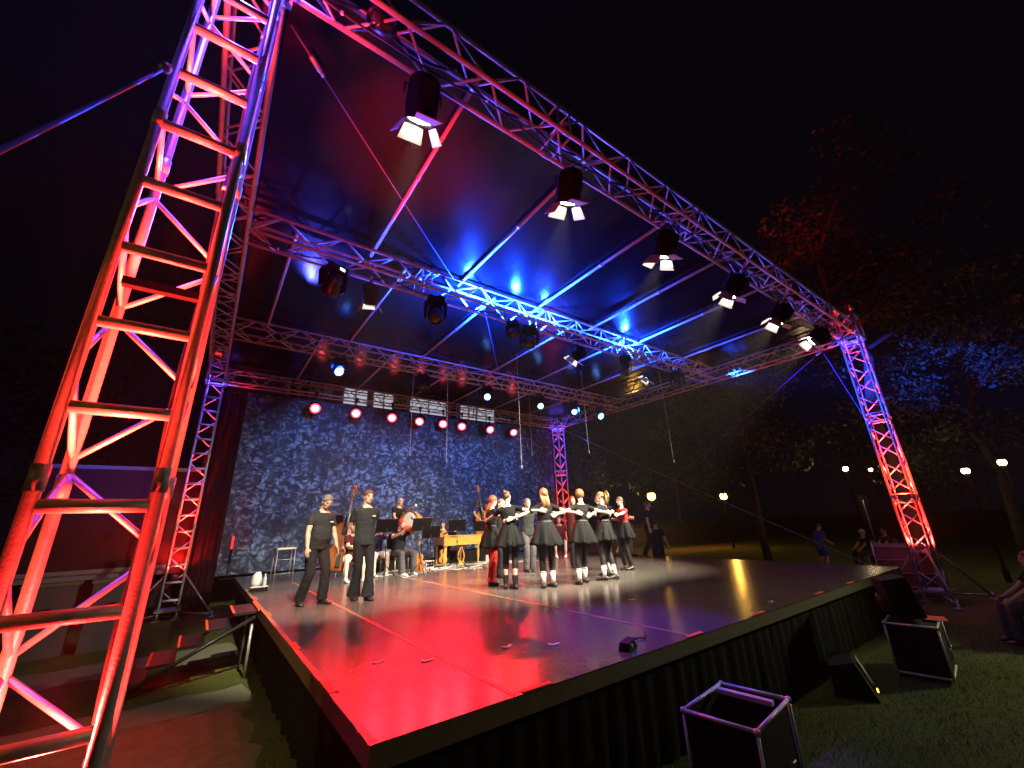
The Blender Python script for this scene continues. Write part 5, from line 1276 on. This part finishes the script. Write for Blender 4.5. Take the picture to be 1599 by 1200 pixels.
def music_stand(label, x, y, face, tilt=.5, z=DK, h=1.05, paper=None):
    r = thing('music_stand', label, 'music stand', (x, y, z), math.atan2(face[0], -face[1]), 'black music stands')  # -Y is the player's side... desk faces +Y
    q = Matrix.Rotation(tilt, 3, 'X')
    MB().box((0, .0, h + .12), (.5, .012, .34), q).build('desk', M['black'], r); MB().box(V((0, 0, h + .12)) + q @ V((0, .03, -.17)), (.5, .06, .012), q).build('ledge', M['black'], r)
    MB().lathe([(.012, .25), (.012, .7), (.009, .71), (.009, h + .08)], n=8).build('pole', M['blackmetal'], r); MB().lathe([(.02, .66), (.022, .72)], n=10).build('collar', M['black'], r)
    for k in range(3):
        a = k * 2 * PI / 3 + .5; MB().tube((0, 0, .3), (math.cos(a) * .3, math.sin(a) * .3, .012), .009, 6).build('leg', M['black'], r)
    for (dx, mm_) in (paper or ()): MB().box(V((dx, 0, h + .13)) + q @ V((0, .012, 0)), (.22, .006, .31), q).build('sheet_music', M[mm_], r)
    return r
music_stand('black music stand with white sheet before the violinist in navy', 3.62, 10.2, tow(3.6, 10.2), paper=((.12, 'paper'),))
music_stand('black music stand with yellow folder beside the orange violin', 4.5, 10.15, tow(4.5, 10.1) + RT_ * .4, paper=((-.12, 'yellowpaper'), (.15, 'yellowpaper')))
music_stand('black music stand directly in front of the lute player', 6.02, 11.1, tow(5.8, 11.1), h=1.0, paper=((-.12, 'paper'),))
music_stand('black music stand beside the leaning double bass', 2.62, 11.35, tow(2.6, 11.3), h=1.2, paper=((.0, 'paper'),))
music_stand('black music stand near the standing bass player', 7.4, 12.0, tow(7.4, 12), h=.95)
music_stand('low black music stand between violinist and dulcimer', 5.1, 10.9, tow(5.1, 10.9), h=.85, paper=((.1, 'paper'),))
def mic(label, x, y, h, dx, dy, z=DK):
    r = thing('microphone_stand', label, 'microphone stand', (x, y, z), group='microphone stands of the band')
    MB().tube((0, 0, .25), (0, 0, h), .009, 8).build('pole', M['black'], r); MB().tube((-dx * .25, -dy * .25, h - .05), (dx, dy, h + .18), .007, 6).build('boom', M['black'], r)
    for k in range(3): a = k * 2.094 + .3; MB().tube((0, 0, .28), (math.cos(a) * .3, math.sin(a) * .3, .01), .008, 6).build('leg', M['black'], r)
    MB().lathe([(.011, -.12), (.014, -.02), (.024, 0), (.024, .035), (.0, .05)], (dx, dy, h + .18), (dx, dy, .3), 10).build('microphone', M['blackmetal'], r)
mic('microphone stand beside the violinist in grey trousers', 4.78, 10.75, 1.15, -.35, -.1)
mic('microphone stand behind the dulcimer', 5.7, 12.4, 1.2, .35, .1)
mic('microphone stand in front of the standing bass player', 7.65, 12.1, 1.1, .3, .2)
mic('microphone stand by the guitarist near the pink tower', 9.35, 10.5, .9, .35, .2)
# cables and boxes under the band
cbm = MB(); rnd = random.Random(9)
for k in range(16):
    x0, y0 = rnd.uniform(3.4, 7.4), rnd.uniform(10.5, 12.0); pts = []
    a = rnd.uniform(-.6, .6)
    for i in range(14): pts.append((x0 + i * .11 * math.cos(a), y0 + i * .11 * math.sin(a) + .05 * math.sin(i * 1.3 + k), DK + .012 + .002 * (k % 3))); a += rnd.uniform(-.5, .5)
    cbm.poly(pts, .009, 5)
tag(cbm.build('cables', M['rope']), 'tangle of pale cables on the floor under the band', 'cables', kind='stuff')
for i, (x, y, lb) in enumerate(((4.95, 11.35, 'small white stage box on the floor left of the dulcimer'), (5.35, 11.6, 'larger pale stage box with knobs by the dulcimer legs'), (7.55, 11.7, 'pale stage box at the feet of the bass player'))):
    r = thing('stage_box', lb, 'stage box', (x, y, DK), .3 * i, 'pale stage boxes among the band')
    MB().box((0, 0, .1), (.3, .22, .2), None, .95).build('housing', M['white'], r); MB().box((0, -.115, .11), (.24, .012, .13)).build('panel', M['black'], r)
    for q in range(4): MB().tube((-.09 + q * .06, -.118, .11), (-.09 + q * .06, -.135, .11), .016, 8).build('socket', M['steel'], r)

# ------------------------------------------------------------------ spectators
person('man in blue shirt and shorts standing on the grass beyond the stage', 18.65, 6.45, 0, V((.9, -.3, 0)), 1.66, pz=.91, lean=(14, 0), hl=(-.2, .4, 1.0), hr=(.22, .36, .95), topm='blue', bot='shorts', botm='blue', hair='short', hairm='h_brown', vox=.012, head=(0, 15, 0))
def sit_g(label, x, y, face, topm, hairm, **k):
    r = thing('chair', 'garden chair under the ' + label, 'chair', (x, y, 0), math.atan2(-face[0], face[1]), 'garden chairs of the audience')
    MB().box((0, 0, .43), (.44, .44, .04)).build('seat', M['steel'], r); MB().box((0, -.22, .7), (.44, .03, .4)).build('backrest', M['steel'], r)
    for sx in (-1, 1):
        for sy in (-1, 1): MB().tube((sx * .19, sy * .19, .42), (sx * .2, sy * .2, 0), .014, 6).build('leg', M['steel'], r)
    person(label, x, y, 0, face, 1.72, pz=.52, fl=(-.14, .44, .08), fr=(.14, .44, .08), kl=(-.1, .4, 1), kr=(.1, .4, 1), lean=(-3, 0), hl=(-.14, .4, .62), hr=(.14, .4, .62), topm=topm, bot='pants', botm='greyp', hairm=hairm, vox=.012, group='seated audience', **k)
sit_g('spectator in pale shirt seated left of the far tower', 20.5, 5.6, V((-.8, .5, 0)), 'tee', 'h_white')
sit_g('spectator in dark red seated beside the sign board', 21.6, 5.2, V((-.8, .5, 0)), 'maroon', 'h_brown')
sit_g('pale clothed spectator seated just behind the far tower', 21.5, 4.4, V((-.8, .5, 0)), 'sock', 'h_blond')
sit_g('spectator in dark clothes with reddish hair at the right edge', 10.5, .9, V((-.4, .9, 0)), 'teeb', 'h_red')
